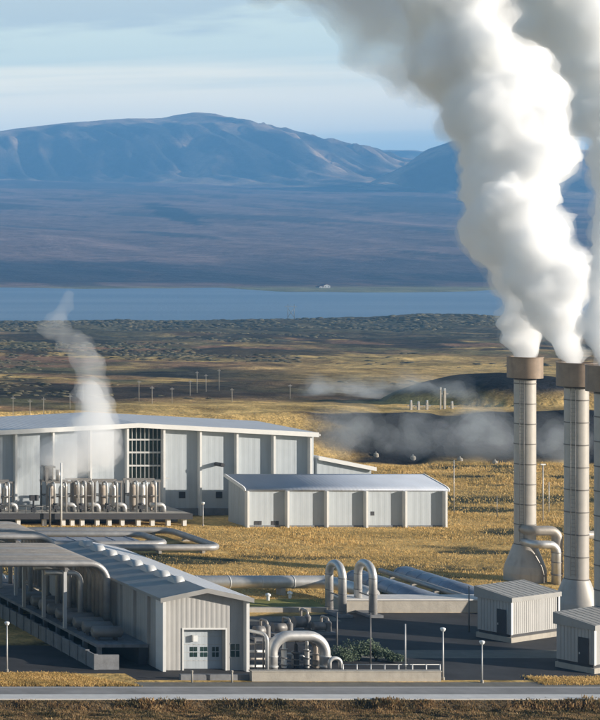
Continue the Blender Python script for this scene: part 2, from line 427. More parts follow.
# far shore and plain
def far_z(X, Y):
    x = X * F / Y + CX
    pen = sst(190, 300, x) * (1 - sst(440, 560, x))
    d = Y - (3480 + 110 * fbm(X * .004, 7.7))
    z = -40 + 0.012 * d if d < 420 else -40 + 0.012 * 420 + (d - 420) * 0.0545
    if d < 0: z = -40 + d * 0.03
    if pen > 0:
        z = max(z, -41 + 2.4 * sst(0, 90, Y - (3490 - 350 * pen) + 60 * fbm(X * .006, 1.3)))
    z += 9 * fbm(X * .0018, Y * .0012, 1.0, 5) * sst(300, 1500, d)
    return z
def far_c(X, Y):
    x = X * F / Y + CX
    a = fbm(X * .0016, Y * .0007, 4.0, 6); b_ = fbm(X * .006, Y * .0016, 9.0, 5)
    c = np.array((0.27, 0.175, 0.145)) * (1 + .45 * b_)
    dk = sst(.02, .18, a + .45 * b_)
    c = c * (1 - .75 * dk) + np.array((0.045, 0.05, 0.055)) * .75 * dk
    sh = 1 - sst(3380, 3620, Y)
    c = c * (1 - sh) + np.array((0.30, 0.28, 0.15)) * sh
    band = sst(3650, 3800, Y) * (1 - sst(4300, 4700, Y + 300 * b_))
    c = c * (1 - .7 * band) + np.array((0.05, 0.05, 0.06)) * .7 * band
    lava = math.exp(-((x - 155 - (7848 - Y) * .024) / 20) ** 2 - ((Y - 7000) / 800) ** 2)  # lava: a cloud-shadow patch painted dark into the plain's colour
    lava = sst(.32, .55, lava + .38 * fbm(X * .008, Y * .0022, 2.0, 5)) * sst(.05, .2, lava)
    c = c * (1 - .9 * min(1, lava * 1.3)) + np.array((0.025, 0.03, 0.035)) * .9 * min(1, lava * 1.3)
    return c
rows = []; y_ = 3050.0
while y_ < 13500: rows.append(y_); y_ *= 1.011
rat2 = np.concatenate([np.linspace(-.3, .3, 12), np.linspace(.31, .67, 150), np.linspace(.7, 1.2, 12)])
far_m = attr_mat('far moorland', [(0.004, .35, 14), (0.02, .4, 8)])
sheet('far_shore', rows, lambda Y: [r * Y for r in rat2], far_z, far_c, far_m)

# mountains
def interp(pts, x):
    xs, ys = zip(*pts); 
    return float(np.interp(x, xs, ys))
G1 = [(0, 0), (.20, .06), (.40, .20), (.52, .42), (.66, .76), (.76, .90), (1, 1), (1.25, .86), (1.6, .3)]
def mountain(name, prof, yr, front, x0, x1, seed, gully, n=(190, 90), depth=1.5):
    base_z = lambda X, Y: far_z(X, min(Y, 13000)) - 12
    top = lambda x: H + (YH - interp(prof, x)) * yr / F
    vs = []; cs = []; nx, ny = n
    for i in range(ny):
        for j in range(nx):
            x = x0 + (x1 - x0) * j / (nx - 1); X = XA(x, yr)
            yf = front(x) + 170 * fbm(X * .0022, seed, 0.0, 4)
            tt = depth * i / (ny - 1)
            Y = yf + (yr - yf) * tt
            b0 = base_z(X, min(Y, yr)); hh = max(0, top(x) - base_z(X, yr))
            # rocky gullies run down the face
            gl = (1 - abs(noise.noise((X * .0075 + .9 * noise.noise((X * .002, Y * .0016, seed)), Y * .0011, seed))) * 2)
            gl = .55 * gl + .55 * (1 - abs(noise.noise((X * .019, Y * .0022, seed + 4))) * 2)
            w = sst(.1, .55, tt) * (1 - sst(.72, 1.0, tt))
            z = b0 + (base_z(X, yr) - b0) * min(1, tt) * 0 + hh * interp(G1, tt) + min(0, gl - 1.05) * gully * w
            z += 14 * fbm(X * .004, Y * .004, seed, 4) * sst(0, .3, tt) * (1 - .6 * sst(.9, 1, tt))
            vs.append((X, Y, z))
            k = sst(-.25, .35, fbm(X * .0035, Y * .002, seed + 2, 5) + .7 * sst(.85, 1.0, tt) + .5 * (1 - sst(.1, .45, tt)) - .25 + .18 * sst(140, 200, x)); sc = 1 + .5 * fbm(X * .012, Y * .004, seed + 3, 4)  # rock to tan talus, with the sunlit right side painted lighter
            c = (np.array((0.07, 0.065, 0.06)) * (1 - k) + np.array((0.46, 0.32, 0.21)) * k) * sc
            cs += [float(max(.01, q)) for q in c] + [1]
    fs = [(i * nx + j, i * nx + j + 1, (i + 1) * nx + j + 1, (i + 1) * nx + j) for i in range(ny - 1) for j in range(nx - 1)]
    me = bpy.data.meshes.new(name); me.from_pydata(vs, [], fs)
    at = me.attributes.new('ground_colour', 'FLOAT_COLOR', 'POINT'); at.data.foreach_set('color', cs)
    me.polygons.foreach_set('use_smooth', [True] * len(fs)); me.materials.append(far_m); me.update()
    o = bpy.data.objects.new(name, me); C.objects.link(o); return struct(o)
prof1 = [(-500, 190), (-300, 165), (-150, 142), (-60, 135), (0, 131), (22, 127.5), (50, 124.5), (80, 121.5), (105, 119), (135, 118.3), (165, 117.5), (178, 114.5), (195, 111.8), (207, 113),
         (222, 117), (250, 124.5), (280, 131), (305, 137), (330, 143.5), (350, 148), (372, 154), (390, 160), (410, 168), (450, 180), (520, 196), (620, 205), (900, 215)]
front1 = lambda x: interp([(-500, 10800), (-100, 12100), (0, 11500), (60, 11050), (110, 10500), (150, 9850), (175, 9600), (205, 9650), (240, 9800), (300, 10000), (380, 10300), (500, 10900), (900, 11200)], x)
mountain('mountain', prof1, 12500, front1, -480, 700, 3.0, 55, (260, 110))
prof2 = [(380, 185), (402, 171), (412, 166), (425, 158), (440, 149.5), (452, 142), (462, 137.5), (475, 136), (500, 139), (540, 146), (590, 150), (640, 158), (760, 180), (900, 200)]
front2 = lambda x: interp([(380, 9000), (430, 8800), (480, 8300), (900, 9000)], x)
mountain('peaked_mountain', prof2, 9600, front2, 385, 880, 8.0, 40, (90, 60))
prof3 = [(300, 175), (345, 160), (368, 151.5), (385, 149.5), (405, 150.5), (425, 152), (445, 147), (470, 146), (560, 155), (700, 170)]
mountain('distant_ridge', prof3, 15500, lambda x: 13400, 300, 700, 14.0, 30, (70, 30))

# ------------------------------------------------------------------ road, yard, paths
def flat(name, m, pts, z): return struct(MB().add([(x, y, z) for x, y in pts], [tuple(range(len(pts)))]).build(name, m))
flat('road_shoulder', 'kerb', [(-150, 188.3), (420, 188.3), (420, 190.1), (-150, 190.1)], 0.012)
flat('road', 'road', [(-150, 190.1), (420, 190.1), (420, 193.4), (-150, 193.4)], 0.012)
kb = MB()
for i in range(95):          # kerb stones along the near edge of the road
    x = -150 + i * 6.0
    kb.box(x + .01, x + 5.98, 187.9 + random.uniform(-.02, .02), 188.3, -.12, 0.08 + random.uniform(-.012, .012))
struct(kb.build('kerb', 'kerb'))
struct(MB().box(-150, 420, 188.0, 188.29, -1.6, -.125).build('ditch_shade_wall', 'dark'))  # near-black wall standing in for the shade below the road edge
# worn edge line and a few tyre-darkened lanes
flat('road_marking', 'kerb', [(-150, 193.0), (420, 193.0), (420, 193.12), (-150, 193.12)], 0.016)
flat('yard', 'asphalt', [(80.2, 196.3), (176, 196.3), (172, 231.6), (118, 231.6), (97, 224), (93.6, 231), (80.2, 231)], 0.004)
flat('yard_road', 'asphalt', [(30, 199.3), (80.2, 199.3), (80.2, 213), (30, 213)], 0.004)
flat('gravel_path', 'path', [(XA(345, 208), 206.5), (170, 206.5), (170, 210.6), (XA(345, 208), 210.6)], 0.008)
flat('verge_path', 'path', [(79.5, 193.4), (176, 193.4), (176, 195.3), (79.5, 195.3)], 0.006)
flat('lawn', 'lawn', [(94, 233.2), (XA(326, 236), 233.2), (XA(326, 241), 240.4), (94, 240.4)], 0.004)
flat('walkway', 'path', [(94, 226.5), (XA(335, 228), 226.5), (XA(335, 229), 229.5), (94, 229.5)], 0.008)

# ------------------------------------------------------------------ turbine hall
r = thing('turbine_hall', 'long pale turbine hall with low gable roof and one tall dark glazed bay', 'hall', (128, 314, 0))
ev, ap = 12.75, 14.2
def hall_top(X): return ap - (ap - ev) * abs(X - 128) / 28
gx0, gx1 = XA(129.5, 313.6), XA(163, 313.6); gz0, gz1 = ZA(480.5, 313.6), ZA(425, 313.6)
mb = MB()
mb.prism([(100, 0), (gx0, 0), (gx0, hall_top(gx0)), (100, ev)], 'y', 314, 315)
mb.prism([(gx1, 0), (156, 0), (156, ev), (gx1, hall_top(gx1))], 'y', 314, 315)
mb.box(gx0, gx1, 314, 315, 0, gz0)
mb.prism([(gx0, gz1), (gx1, gz1), (gx1, hall_top(gx1)), (128, ap), (gx0, hall_top(gx0))], 'y', 314, 315)
mb.build('wall', 'hall', r)
MB().prism([(100, 0), (156, 0), (156, ev), (128, ap), (100, ev)], 'y', 315.02, 333).build('side_wall', 'hallside', r)
rf = MB()
for s_ in (-1, 1):
    e = 128 + s_ * 28.15; ze = ev
    rf.prism([(128, ap + .02), (e, ze), (e, ze + .3), (128, ap + .32)], 'y', 312.95, 333.4)
ro = rf.build('roof', 'roofwhite', r)
fa = MB()
for s_ in (-1, 1):
    e = 128 + s_ * 28.2
    fa.prism([(128, ap - .35), (e, ev - .38), (e, ev + .34), (128, ap + .36)], 'y', 312.7, 312.945)
fa.build('fascia', 'white', r)
gt = MB().box(156.22, 156.45, 312.7, 333.5, ev - .2, ev + .1); gt.build('gutter', 'galv', r)
for x in (-21, 16.5, 54, 91.5, 128.3, 164.8, 201.2, 238, 275, 311.6):
    X = XA(x, 313)
    MB().box(X - .16, X + .16, 313.1, 313.998, 0, hall_top(X) - .02).build('fin', 'white', r)
wn = MB().box(gx0 + .02, gx1 - .02, 314.35, 314.5, gz0 + .02, gz1 - .02).build('window', 'glass', r)
fr = MB()
for i in range(9):
    X = gx0 + (gx1 - gx0) * i / 8; w = .10 if i in (0, 8) else .028
    fr.box(X - w + (w if i == 0 else 0), X + w - (w if i == 8 else 0), 314.08, 314.345, gz0, gz1)
for k, y in enumerate((425.8, 439.6, 452.4, 465.6, 479.7)):
    z = ZA(y, 314.2); fr.box(gx0, gx1, 314.06, 314.34, z - .13, z + .13)
fr.build('frame', 'galv', wn)
for x, y in ((182, 495), (219, 495)):
    X, z = XA(x, 314), ZA(y, 314)
    lv = MB()
    lv.box(X - .5, X + .5, 313.93, 313.997, z - .5, z + .5)
    for k in range(4): lv.box(X - .45, X + .45, 313.86, 313.93, z - .42 + k * .24, z - .3 + k * .24)
    lv.build('louvre', 'dark', r)
X, z = XA(216, 314), ZA(464, 314)
MB().tube([(X, 313.99, z), (X, 311.6, z + .1)], .32, 12).build('exhaust_pipe', 'dark', r)
MB().box(gx1 + .4, 155.8, 313.75, 313.997, 0, 1.1).build('plinth', 'concdark', r)
MB().box(XA(166, 313), XA(170, 313), 313.2, 313.99, ZA(479, 313), ZA(478, 313)).build('canopy', 'galv', r)

# ------------------------------------------------------------------ annex in front of the hall, and the lean-to behind it
r = thing('annex_building', 'long low pale annex with curved blue grey roof in front of the turbine hall', 'building', (154, 301, 0))
ax0, ax1 = 139.5, 169.4
MB().box(ax0, ax1, 301, 302, 0, 5.75).build('wall', 'hall', r)
def arc_prof(off=0.0):
    pts = []
    for k in range(13):
        u = k / 12; Y = 300.75 + u * 6.9
        z = 5.55 + .35 * min(1, u / .12) ** .6 + 1.15 * max(0, (u - .12) / .88) + off
        pts.append((Y, z))
    return pts
up = arc_prof(.16); dn = arc_prof(-.12)
MB().prism([(302.02, 0), (307.2, 0)] + [(y, z - .02) for y, z in dn[::-1] if 302.02 < y < 307.2] + [(302.02, 5.6)], 'x', ax0 + .01, ax1 - .01).build('side_wall', 'hallside', r)
MB().prism(up + dn[::-1], 'x', ax0 - .25, ax1 + .25, True).build('roof', 'roofblue', r)
up2 = [(y, z + .05) for y, z in arc_prof(.16)]; dn2 = [(y, z - .12) for y, z in arc_prof(-.12)]
for a, b_ in ((ax0 - .5, ax0 - .252), (ax1 + .252, ax1 + .5)):
    MB().prism(up2 + dn2[::-1], 'x', a, b_, True).build('verge_trim', 'white', r)
for x in (247.5, 287.5, 327, 366.2, 405.3, 445.5):
    X = XA(x, 300.4); MB().box(X - .15, X + .15, 300.1, 300.998, 0, 5.5).build('fin', 'white', r)
for x, y in ((256, 523), (259.8, 523), (273, 523), (277, 523), (372.5, 513.5)):
    X, z = XA(x, 301), ZA(y, 301)
    MB().box(X - .25, X + .25, 300.94, 300.997, z - .3, z + .3).build('louvre', 'dark', r)
MB().box(ax0 + .2, ax1 - .2, 300.9, 300.998, 0, .25).build('plinth', 'concdark', r)

r = thing('link_building', 'small pale lean-to with a sloping white roof between hall end and annex', 'building', (160, 314, 0))
lx0, lx1 = 156.7, 165.2
MB().prism([(lx0, 0), (lx1, 0), (lx1, 7.2), (lx0, 8.85)], 'y', 314.3, 322).build('wall', 'hall', r)
MB().prism([(lx0, 8.87), (lx1 + .5, 7.13), (lx1 + .5, 7.5), (lx0, 9.24)], 'y', 313.9, 322.4).build('roof', 'roofwhite', r)
MB().prism([(lx0, 8.7), (lx1 + .5, 6.95), (lx1 + .5, 7.56), (lx0, 9.3)], 'y', 313.6, 313.897).build('fascia', 'white', r)

# ------------------------------------------------------------------ steam separators on a deck in front of the hall
r = thing('equipment_deck', 'low dark steel deck on short pale columns carrying the steam separators', 'platform', (115, 302, 0))
dx0, dx1 = 99.0, XA(192, 302)
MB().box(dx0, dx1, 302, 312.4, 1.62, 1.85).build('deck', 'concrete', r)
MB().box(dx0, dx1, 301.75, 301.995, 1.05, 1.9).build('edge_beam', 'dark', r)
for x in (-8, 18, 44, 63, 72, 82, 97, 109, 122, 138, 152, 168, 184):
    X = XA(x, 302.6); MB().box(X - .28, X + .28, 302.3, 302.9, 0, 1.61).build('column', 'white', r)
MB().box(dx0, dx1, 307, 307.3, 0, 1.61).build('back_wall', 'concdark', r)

def separator(loc, label, w=3.4, h=4.3, vessels=2, tower=False):
    X, Y, Z = loc
    q = thing('steam_separator', label, 'separator', loc, 'steam separators in front of the hall')
    f = MB()
    for a in (-w / 2, w / 2):
        for b_ in (0, 2.4):
            f.box(X + a - .11, X + a + .11, Y + b_ - .11, Y + b_ + .11, Z, Z + h)
    for b_ in (0, 2.4):
        f.box(X - w / 2 - .2, X + w / 2 + .2, Y + b_ - .13, Y + b_ + .13, Z + h + .003, Z + h + .3)
        f.box(X - w / 2 + .115, X + w / 2 - .115, Y + b_ - .07, Y + b_ + .07, Z + h * .52, Z + h * .52 + .16)
    f.box(X - w / 2, X + w / 2, Y + .14, Y + 2.26, Z + h * .5, Z + h * .5 + .05)
    f.build('frame', 'steel', q)
    for k in range(vessels):
        a = (k - (vessels - 1) / 2) * (w / max(1, vessels)) * .95
        v = MB(); R = .52
        v.lathe((X + a, Y + 1.1, Z), [(.08, .45), (R * .7, .55), (R, .85), (R, h - .9), (R * .72, h - .5), (.1, h - .38)], 20)
        v.tube([(X + a, Y + 1.1, Z), (X + a, Y + 1.1, Z + .5)], .16, 10)
        vv = v.build('vessel', 'beige' if k % 2 == 0 else 'pipe', q)
        MB().tube(bend([(X + a, Y + 1.1, Z + h - .42), (X + a, Y + 1.1, Z + h + .1), (X + a, Y - .55, Z + h + .1), (X + a, Y - .55, Z)], .4, 5), .16, 10).build('riser_pipe', 'pipe', q)
    MB().tube(bend([(X + w * .15, Y - .3, Z + 1.1), (X + w * .62, Y - .3, Z + 1.1), (X + w * .62, Y - .3, Z)], .55, 6), .34, 12).build('elbow_pipe', 'pipe', q)
    v = MB(); v.tube([(X - w * .2, Y - .6, Z), (X - w * .2, Y - .6, Z + .9)], .2, 10); v.lathe((X - w * .2, Y - .6, Z), [(.02, 1.35), (.42, 1.32), (.42, 1.12), (.02, 1.1)], 14)
    v.box(X - w * .2 - .35, X - w * .2 + .35, Y - .9, Y - .3, Z + .5, Z + .95)
    v.build('valve', 'dark', q)
    if tower:
        tm = MB()
        for a in (0, 1.0):
            for b_ in (0, 1.0): tm.box(X - w / 2 + a - .1, X - w / 2 + a + .1, Y + b_ + .3, Y + b_ + .5, Z + h + .31, Z + h + 2.3)
        tm.box(X - w / 2 - .25, X - w / 2 + 1.35, Y + .1, Y + 1.7, Z + h + 2.31, Z + h + 2.6)
        tm.box(X - w / 2 - .2, X - w / 2 + .55, Y + .55, Y + 1.05, Z + h + .31, Z + h + 2.3)
        tm.build('tower', 'steel', q)
        MB().tube([(X + .2, Y + .8, Z + h + .3), (X + .2, Y + .8, Z + h + 2.0)], .36, 12).build('silencer', 'pipe', q)
    return q
sep_specs = [(3, 'steam separator frame half cut off at the left edge before the hall', 3.0, 4.3, 2, False),
             (59, 'steam separator topped by a dark narrow tower, puffing steam', 3.7, 4.3, 2, True),
             (84, 'grey steam separator next right of the one with the tower', 3.4, 4.5, 3, False),
             (110.5, 'steam separator with beige vessel just left of the glazed bay', 3.3, 4.4, 2, False),
             (145, 'widest steam separator with pinkish vessels below the glazed bay', 4.4, 4.5, 3, False)]
for x, lb, w, h, nv, tw in sep_specs:
    separator((XA(x, 304.5), 304.5, 1.85), lb, w, h, nv, tw)
# crane-like valve head standing alone
X = XA(33.5, 304); r = thing('valve_stand', 'black valve head on a short post left of the towered separator', 'valve', (X, 304, 1.85))
MB().tube([(X, 304, 1.85), (X, 304, 3.6)], .14, 10).build('post', 'dark', r)
v = MB(); v.box(X - .55, X + .1, 303.7, 304.3, 3.6, 4.4); v.lathe((X + .42, 304, 0), [(.02, 4.45), (.36, 4.4), (.36, 3.6), (.02, 3.55)], 14); v.build('valve_head', 'dark', r)
MB().box(X - .3, X + .3, 303.7, 304.3, 1.86, 2.5).build('base', 'dark', r)
r = thing('guard_rail', 'thin steel guard rail around the black valve head on the deck', 'railing', (XA(20, 302.3), 302.3, 1.85))
rb = MB()
xa, xb = XA(18, 302.3), XA(50, 302.3)
for z in (2.35, 2.9): rb.tube([(xa, 302.3, z), (xb, 302.3, z)], .04, 6)
rb.build('rail', 'steel', r)
for k in range(5):
    X = xa + (xb - xa) * k / 4; MB().tube([(X, 302.3, 1.85), (X, 302.3, 2.95)], .045, 6).build('post', 'steel', r)
# white vent posts
for x, y0, y1, lb in ((61.2, 463, 525, 'tall thin white vent pole in front of the towered separator'),
                      (50, 488, 521, 'short dark drain pole beside the towered separator foot')):
    Y = 301.2; X = XA(x, Y)
    o = MB().tube([(X, Y, 0), (X, Y, ZA(y0, Y))], .13, 10).lathe((X, Y, 0), [(.2, .0), (.2, .1), (.05, .11)], 10).build('vent_pole', 'white' if x > 60 else 'steel', None, (X, Y, 0))
    tag(o, lb, 'pole')

# ------------------------------------------------------------------ flat pipe loop in the field
for (lb, X1, Ya, Yb, rr) in (('outer flat pipe loop lying on the grass, with rounded right end', 124.2, 275.9, 292.3, .46),
                         ('inner flat pipe loop lying within the larger one', 118.4, 279.4, 288.6, .46)):
    r = thing('pipe_loop', lb, 'pipeline', (X1, Ya, 0), 'flat pipe loops behind the front building')
    MB().tube(bend([(70, Ya, .75), (X1, Ya, .75), (X1, Yb, .75), (70, Yb, .75)], 1.8, 8), rr, 16).build('pipe', 'pipegrey', r)
    for k in range(8):
        X = X1 - 2.5 - k * 6
        sp_ = MB()
        for Y in (Ya, Yb): sp_.box(X - .2, X + .2, Y - .5, Y + .5, 0, .35)
        sp_.build('support', 'concrete', r)
    for k in range(2):
        Y = Ya + (Yb - Ya) * (k + 1) / 3; MB().box(X1 - .5, X1 + .5, Y - .2, Y + .2, 0, .35).build('support', 'concrete', r)
r = thing('covered_duct', 'dark flat covered duct lying inside the pipe loops', 'duct', (112, 284, 0))
MB().box(92, 116.2, 281.2, 286.8, .05, .6).build('cover', 'duct', r)
for k in range(9): MB().box(93 + k * 2.8, 93.2 + k * 2.8, 281.1, 286.9, .603, .68).build('rib', 'duct', r)

# ------------------------------------------------------------------ banks of elevated pipes at left
def pipe_bank(lb, Xb, Y0, n, pitch, zt, slab_z, rr=.46):
    r = thing('pipe_bank', lb, 'pipe rack', (Xb, Y0, 0), 'elevated pipe banks at the front building')
    for i in range(n):
        Y = Y0 + i * pitch
        MB().tube(bend([(40, Y, zt), (Xb, Y, zt), (Xb, Y, slab_z)], 1.9, 9), rr, 14).build('pipe', 'pipebrown' if i % 4 else 'pipegrey', r)
        MB().tube([(Xb, Y, slab_z), (Xb, Y, slab_z + .25)], rr + .16, 14).build('flange', 'steel', r)
    for k in range(3):
        X = Xb - 4.5 - k * 9
        tr = MB(); tr.box(X - .18, X + .18, Y0 - .6, Y0 + (n - 1) * pitch + .6, zt - rr - .42, zt - rr - .02)
        tr.build('cross_beam', 'steel', r)
        for Y in (Y0 - .1, Y0 + (n - 1) * pitch * .5, Y0 + (n - 1) * pitch + .1):
            MB().box(X - .16, X + .16, Y - .16, Y + .16, 0 if X < 78.8 else slab_z, zt - rr - .425).build('leg', 'galv', r)
    # inner row of down pipes
    for i in range(1, n, 3):
        Y = Y0 + i * pitch + .5
        MB().tube(bend([(Xb - 6, Y, zt - 1.25), (Xb - 2.2, Y, zt - 1.25), (Xb - 2.2, Y, slab_z)], .9, 6), .27, 10).build('drain_pipe', 'pipe', r)
    return r
pipe_bank('nearer bank of ribbed brown pipes curving down beside the front building', 83.3, 211.7, 12, 1.1, 8.95, 2.12, .36)
pipe_bank('farther bank of brown pipes, behind and left of the nearer one', 84.9, 231.2, 10, 1.12, 8.9, 2.12, .36)
r = thing('exchanger_platform', 'shaded grey slab under the pipe banks along the front building', 'platform', (81.5, 203, 0))
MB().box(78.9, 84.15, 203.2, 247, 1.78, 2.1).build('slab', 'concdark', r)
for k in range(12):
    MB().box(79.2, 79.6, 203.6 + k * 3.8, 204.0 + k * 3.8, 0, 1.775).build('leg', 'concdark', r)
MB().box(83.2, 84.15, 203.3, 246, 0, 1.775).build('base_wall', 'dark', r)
random.seed(5)
for k in range(9):
    Y = 205.5 + k * 2.5
    r = thing('heat_exchanger', 'shaded grey drum on the slab, one of a row beneath the pipe banks', 'vessel', (80.4, Y, 2.1), 'exchanger drums beneath the pipe banks')
    MB().tube([(79.3, Y, 2.95), (79.45, Y, 2.95), (82.2, Y, 2.95), (82.4, Y, 2.95)], [.35, .6, .6, .35], 16).build('shell', 'steel', r)
    MB().box(79.8, 80.0, Y - .4, Y + .4, 2.1, 2.5).build('saddle', 'dark', r); MB().box(81.6, 81.8, Y - .4, Y + .4, 2.1, 2.5).build('saddle', 'dark', r)
pw = MB()
for k in range(16):
    y0 = 201 + k * 2.25
    pw.box(77.85, 78.05, y0 + .05, y0 + 2.2, 0, 1.5); pw.box(77.75, 78.15, y0 - .12, y0 + .05, 0, 1.6)
pw.box(78.06, 80.3, 201, 201.2, 0, 1.5)
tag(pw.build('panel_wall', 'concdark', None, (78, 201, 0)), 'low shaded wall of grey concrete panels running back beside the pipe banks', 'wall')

# ------------------------------------------------------------------ front building with garage door
r = thing('workshop_building', 'ribbed grey gabled building with garage door and a row of roof vents', 'building', (88.65, 200, 0))
bx0, bx1 = 84.3, 92.95; bc = (bx0 + bx1) / 2; be, ba = 7.15, 8.05; Yw = 200.72; Yd = 201.42
def btop(X): return ba - (ba - be) * abs(X - bc) / (bc - bx0)
d0, d1 = XA(183.6, Yw), XA(225.2, Yw); dz = 4.1
fw = MB()
fw.prism([(bx0 + .3, 0), (d0, 0), (d0, btop(d0)), (bx0 + .3, btop(bx0 + .3))], 'y', Yw, Yd + .3)
fw.prism([(d1, 0), (bx1 - .3, 0), (bx1 - .3, btop(bx1 - .3)), (d1, btop(d1))], 'y', Yw, Yd + .3)
fw.prism([(d0, dz), (d1, dz), (d1, btop(d1)), (bc, ba), (d0, btop(d0))], 'y', Yw, Yd + .3)
fw.build('front_wall', 'warm', r)
MB().prism([(bx0, 0), (bx1, 0), (bx1, be), (bc, ba), (bx0, be)], 'y', Yd + .32, 232).build('wall', 'warmside', r)
for a, b_ in ((bx0, bx0 + .295), (bx1 - .295, bx1)):
    MB().prism([(a, 0), (b_, 0), (b_, btop(b_) - .01), (a, btop(a) - .01)], 'y', 200.0, Yd + .31).build('corner_fin', 'white', r)
for s_, nm in ((-1, 'roof'), (1, 'roof')):
    e = bc + s_ * (bc - bx0 + .35); ze = be - .35 * (ba - be) / (bc - bx0)
    MB().prism([(bc, ba + .02), (e, ze + .02), (e, ze + .3), (bc, ba + .32)], 'y', 199.9, 232.3).build(nm, 'roofdark' if s_ < 0 else 'roofwhite', r)  # left slope's shade and right slope's sun put into two roof tones
fa = MB()
for s_ in (-1, 1):
    e = bc + s_ * (bc - bx0 + .35); ze = be - .35 * (ba - be) / (bc - bx0)
    fa.prism([(bc, ba - .12), (e, ze - .12), (e, ze + .33), (bc, ba + .35)], 'y', 199.72, 199.897)
fa.build('fascia', 'roofdark', r)
dr = MB().box(d0 + .02, d1 - .02, Yd, Yd + .12, .02, dz - .02).build('garage_door', 'hall', r)
sec = MB()
for k in range(1, 5): sec.box(d0 + .05, d1 - .05, Yd - .02, Yd - .003, k * dz / 5 - .02, k * dz / 5 + .02)
sec.build('section_joint', 'warm', dr)
for xa, xb in ((189.5, 197.5), (200, 207.6), (211.7, 219)):
    Xa, Xb = XA(xa, Yd), XA(xb, Yd); z0, z1 = ZA(657.4, Yd), ZA(646.4, Yd)
    p_ = MB()
    for i in range(2):
        for j in range(2):
            wx, wz = (Xb - Xa) / 2, (z1 - z0) / 2
            p_.box(Xa + i * wx + .04, Xa + (i + 1) * wx - .04, Yd - .03, Yd - .004, z0 + j * wz + .05, z0 + (j + 1) * wz - .05)
    p_.build('door_window', 'glass', dr)
Xa, Xb = XA(230.8, Yw), XA(239.4, Yw); z0, z1 = ZA(657, Yw), ZA(644, Yw)
w_ = MB().box(Xa, Xb, Yw - .02, Yw - .003, z0, z1).build('window', 'glass', r)
fr = MB()
for a, b_, c, d in ((Xa - .06, Xb + .06, z0 - .06, z0), (Xa - .06, Xb + .06, z1, z1 + .06), ((Xa + Xb) / 2 - .03, (Xa + Xb) / 2 + .03, z0, z1), (Xa, Xb, (z0 + z1) / 2 - .03, (z0 + z1) / 2 + .03)):
    fr.box(a, b_, Yw - .06, Yw - .021, c, d)
fr.build('frame', 'warm', w_)
X, z = XA(194, Yd), ZA(637.5, Yd)
MB().box(X - .22, X + .22, Yd - .35, Yd - .005, z - .35, z + .25).build('wall_lamp', 'lampwhite', r)
fr = MB(); fr.box(d0 - .16, d0 - .003, Yw - .08, Yw - .003, 0, dz); fr.box(d1 + .003, d1 + .16, Yw - .08, Yw - .003, 0, dz); fr.box(d0 - .16, d1 + .16, Yw - .08, Yw - .003, dz + .003, dz + .16)
fr.build('door_frame', 'white', r)
for k in range(8):         # low curved ventilators beside the ridge
    Y = 204.4 + k * 3.45
    v = MB(); pf = []
    for j in range(9):
        a = PI * j / 8; pf.append((Y + .85 - .85 * math.cos(a) , ba + .05 + .62 * math.sin(a)))
    pf = [(Y, ba - .12)] + pf + [(Y + 1.7, ba - .12)]
    v.prism(pf, 'x', bc - 1.3, bc - .2, True); v.build('roof_vent', 'galv', r)
for k in range(9):
    Y = 203.2 + k * 3.5; MB().box(bx0 - .3, bx0 - .003, Y - .1, Y + .1, 2.2, be - .1).build('side_fin', 'warmside', r)

# ------------------------------------------------------------------ pipe arches beside the workshop
r = thing('pipe_arch', 'big silver pipe arch standing right of the garage building', 'pipe', (XA(300, 200), 200, 0))
Xl, Xr = XA(272, 200.5), XA(325, 200.5); zt = ZA(636, 200.5)
MB().tube(bend([(Xl, 200.5, 0), (Xl, 200.5, zt), (Xr, 200.5, zt), (Xr, 200.5, 0)], 2.35, 12), .52, 20).build('pipe', 'pipe', r)
for X in (Xl, Xr):
    for z in (.5, 1.5): MB().lathe((X, 200.5, z), [(.52, -.06), (.59, -.06), (.59, .06), (.52, .06)], 20).build('flange', 'galv', r)
r = thing('pipe_arch', 'duller pipe arch just behind the big silver one', 'pipe', (XA(300, 203.5), 203.5, 0))
Xl, Xr = XA(270, 203.6), XA(318, 203.6); zt = ZA(638, 203.6)
MB().tube(bend([(Xl, 203.6, 0), (Xl, 203.6, zt), (Xr, 203.6, zt), (Xr, 203.6, 0)], 2.1, 12), .42, 18).build('pipe', 'pipebrown', r)
r = thing('pipe_arch', 'small low pipe hoop right of the big silver arch', 'pipe', (XA(337, 199.6), 199.6, 0))
Xl, Xr = XA(329.5, 199.6), XA(340.5, 199.6)
MB().tube(bend([(Xl, 199.6, 0), (Xl, 199.6, 1.45), (Xr, 199.6, 1.45), (Xr, 199.6, 0)], .5, 8), .2, 12).build('pipe', 'pipe', r)
r = thing('pipe_bend', 'thin grey pipe leaving the garage building and turning down', 'pipe', (XA(268, 200), 200, 0))
X1 = XA(267, 200.2); z1 = ZA(634.5, 200.2)
MB().tube(bend([(bx1, 202.8, z1), (X1 - 1.2, 202.8, z1), (X1, 200.2, z1), (X1, 200.2, 0)], .6, 8), .17, 12).build('pipe', 'galv', r)
r = thing('pipe_rack', 'small rack of level grey pipes against the garage building', 'pipe rack', (XA(256, 201), 201, 0))
for k, y in enumerate((644, 652, 660, 668)):
    z = ZA(y, 201.5); MB().tube([(bx1 + .02, 201.5 + .25 * k, z), (XA(268, 201.5), 201.5 + .25 * k, z)], .12 + .03 * (k % 2), 10).build('pipe', 'galv' if k % 2 else 'pipebrown', r)
for x in (254, 262): X = XA(x, 201.3); MB().box(X - .06, X + .06, 200.95, 201.07, 0, 3.2).build('post', 'steel', r)
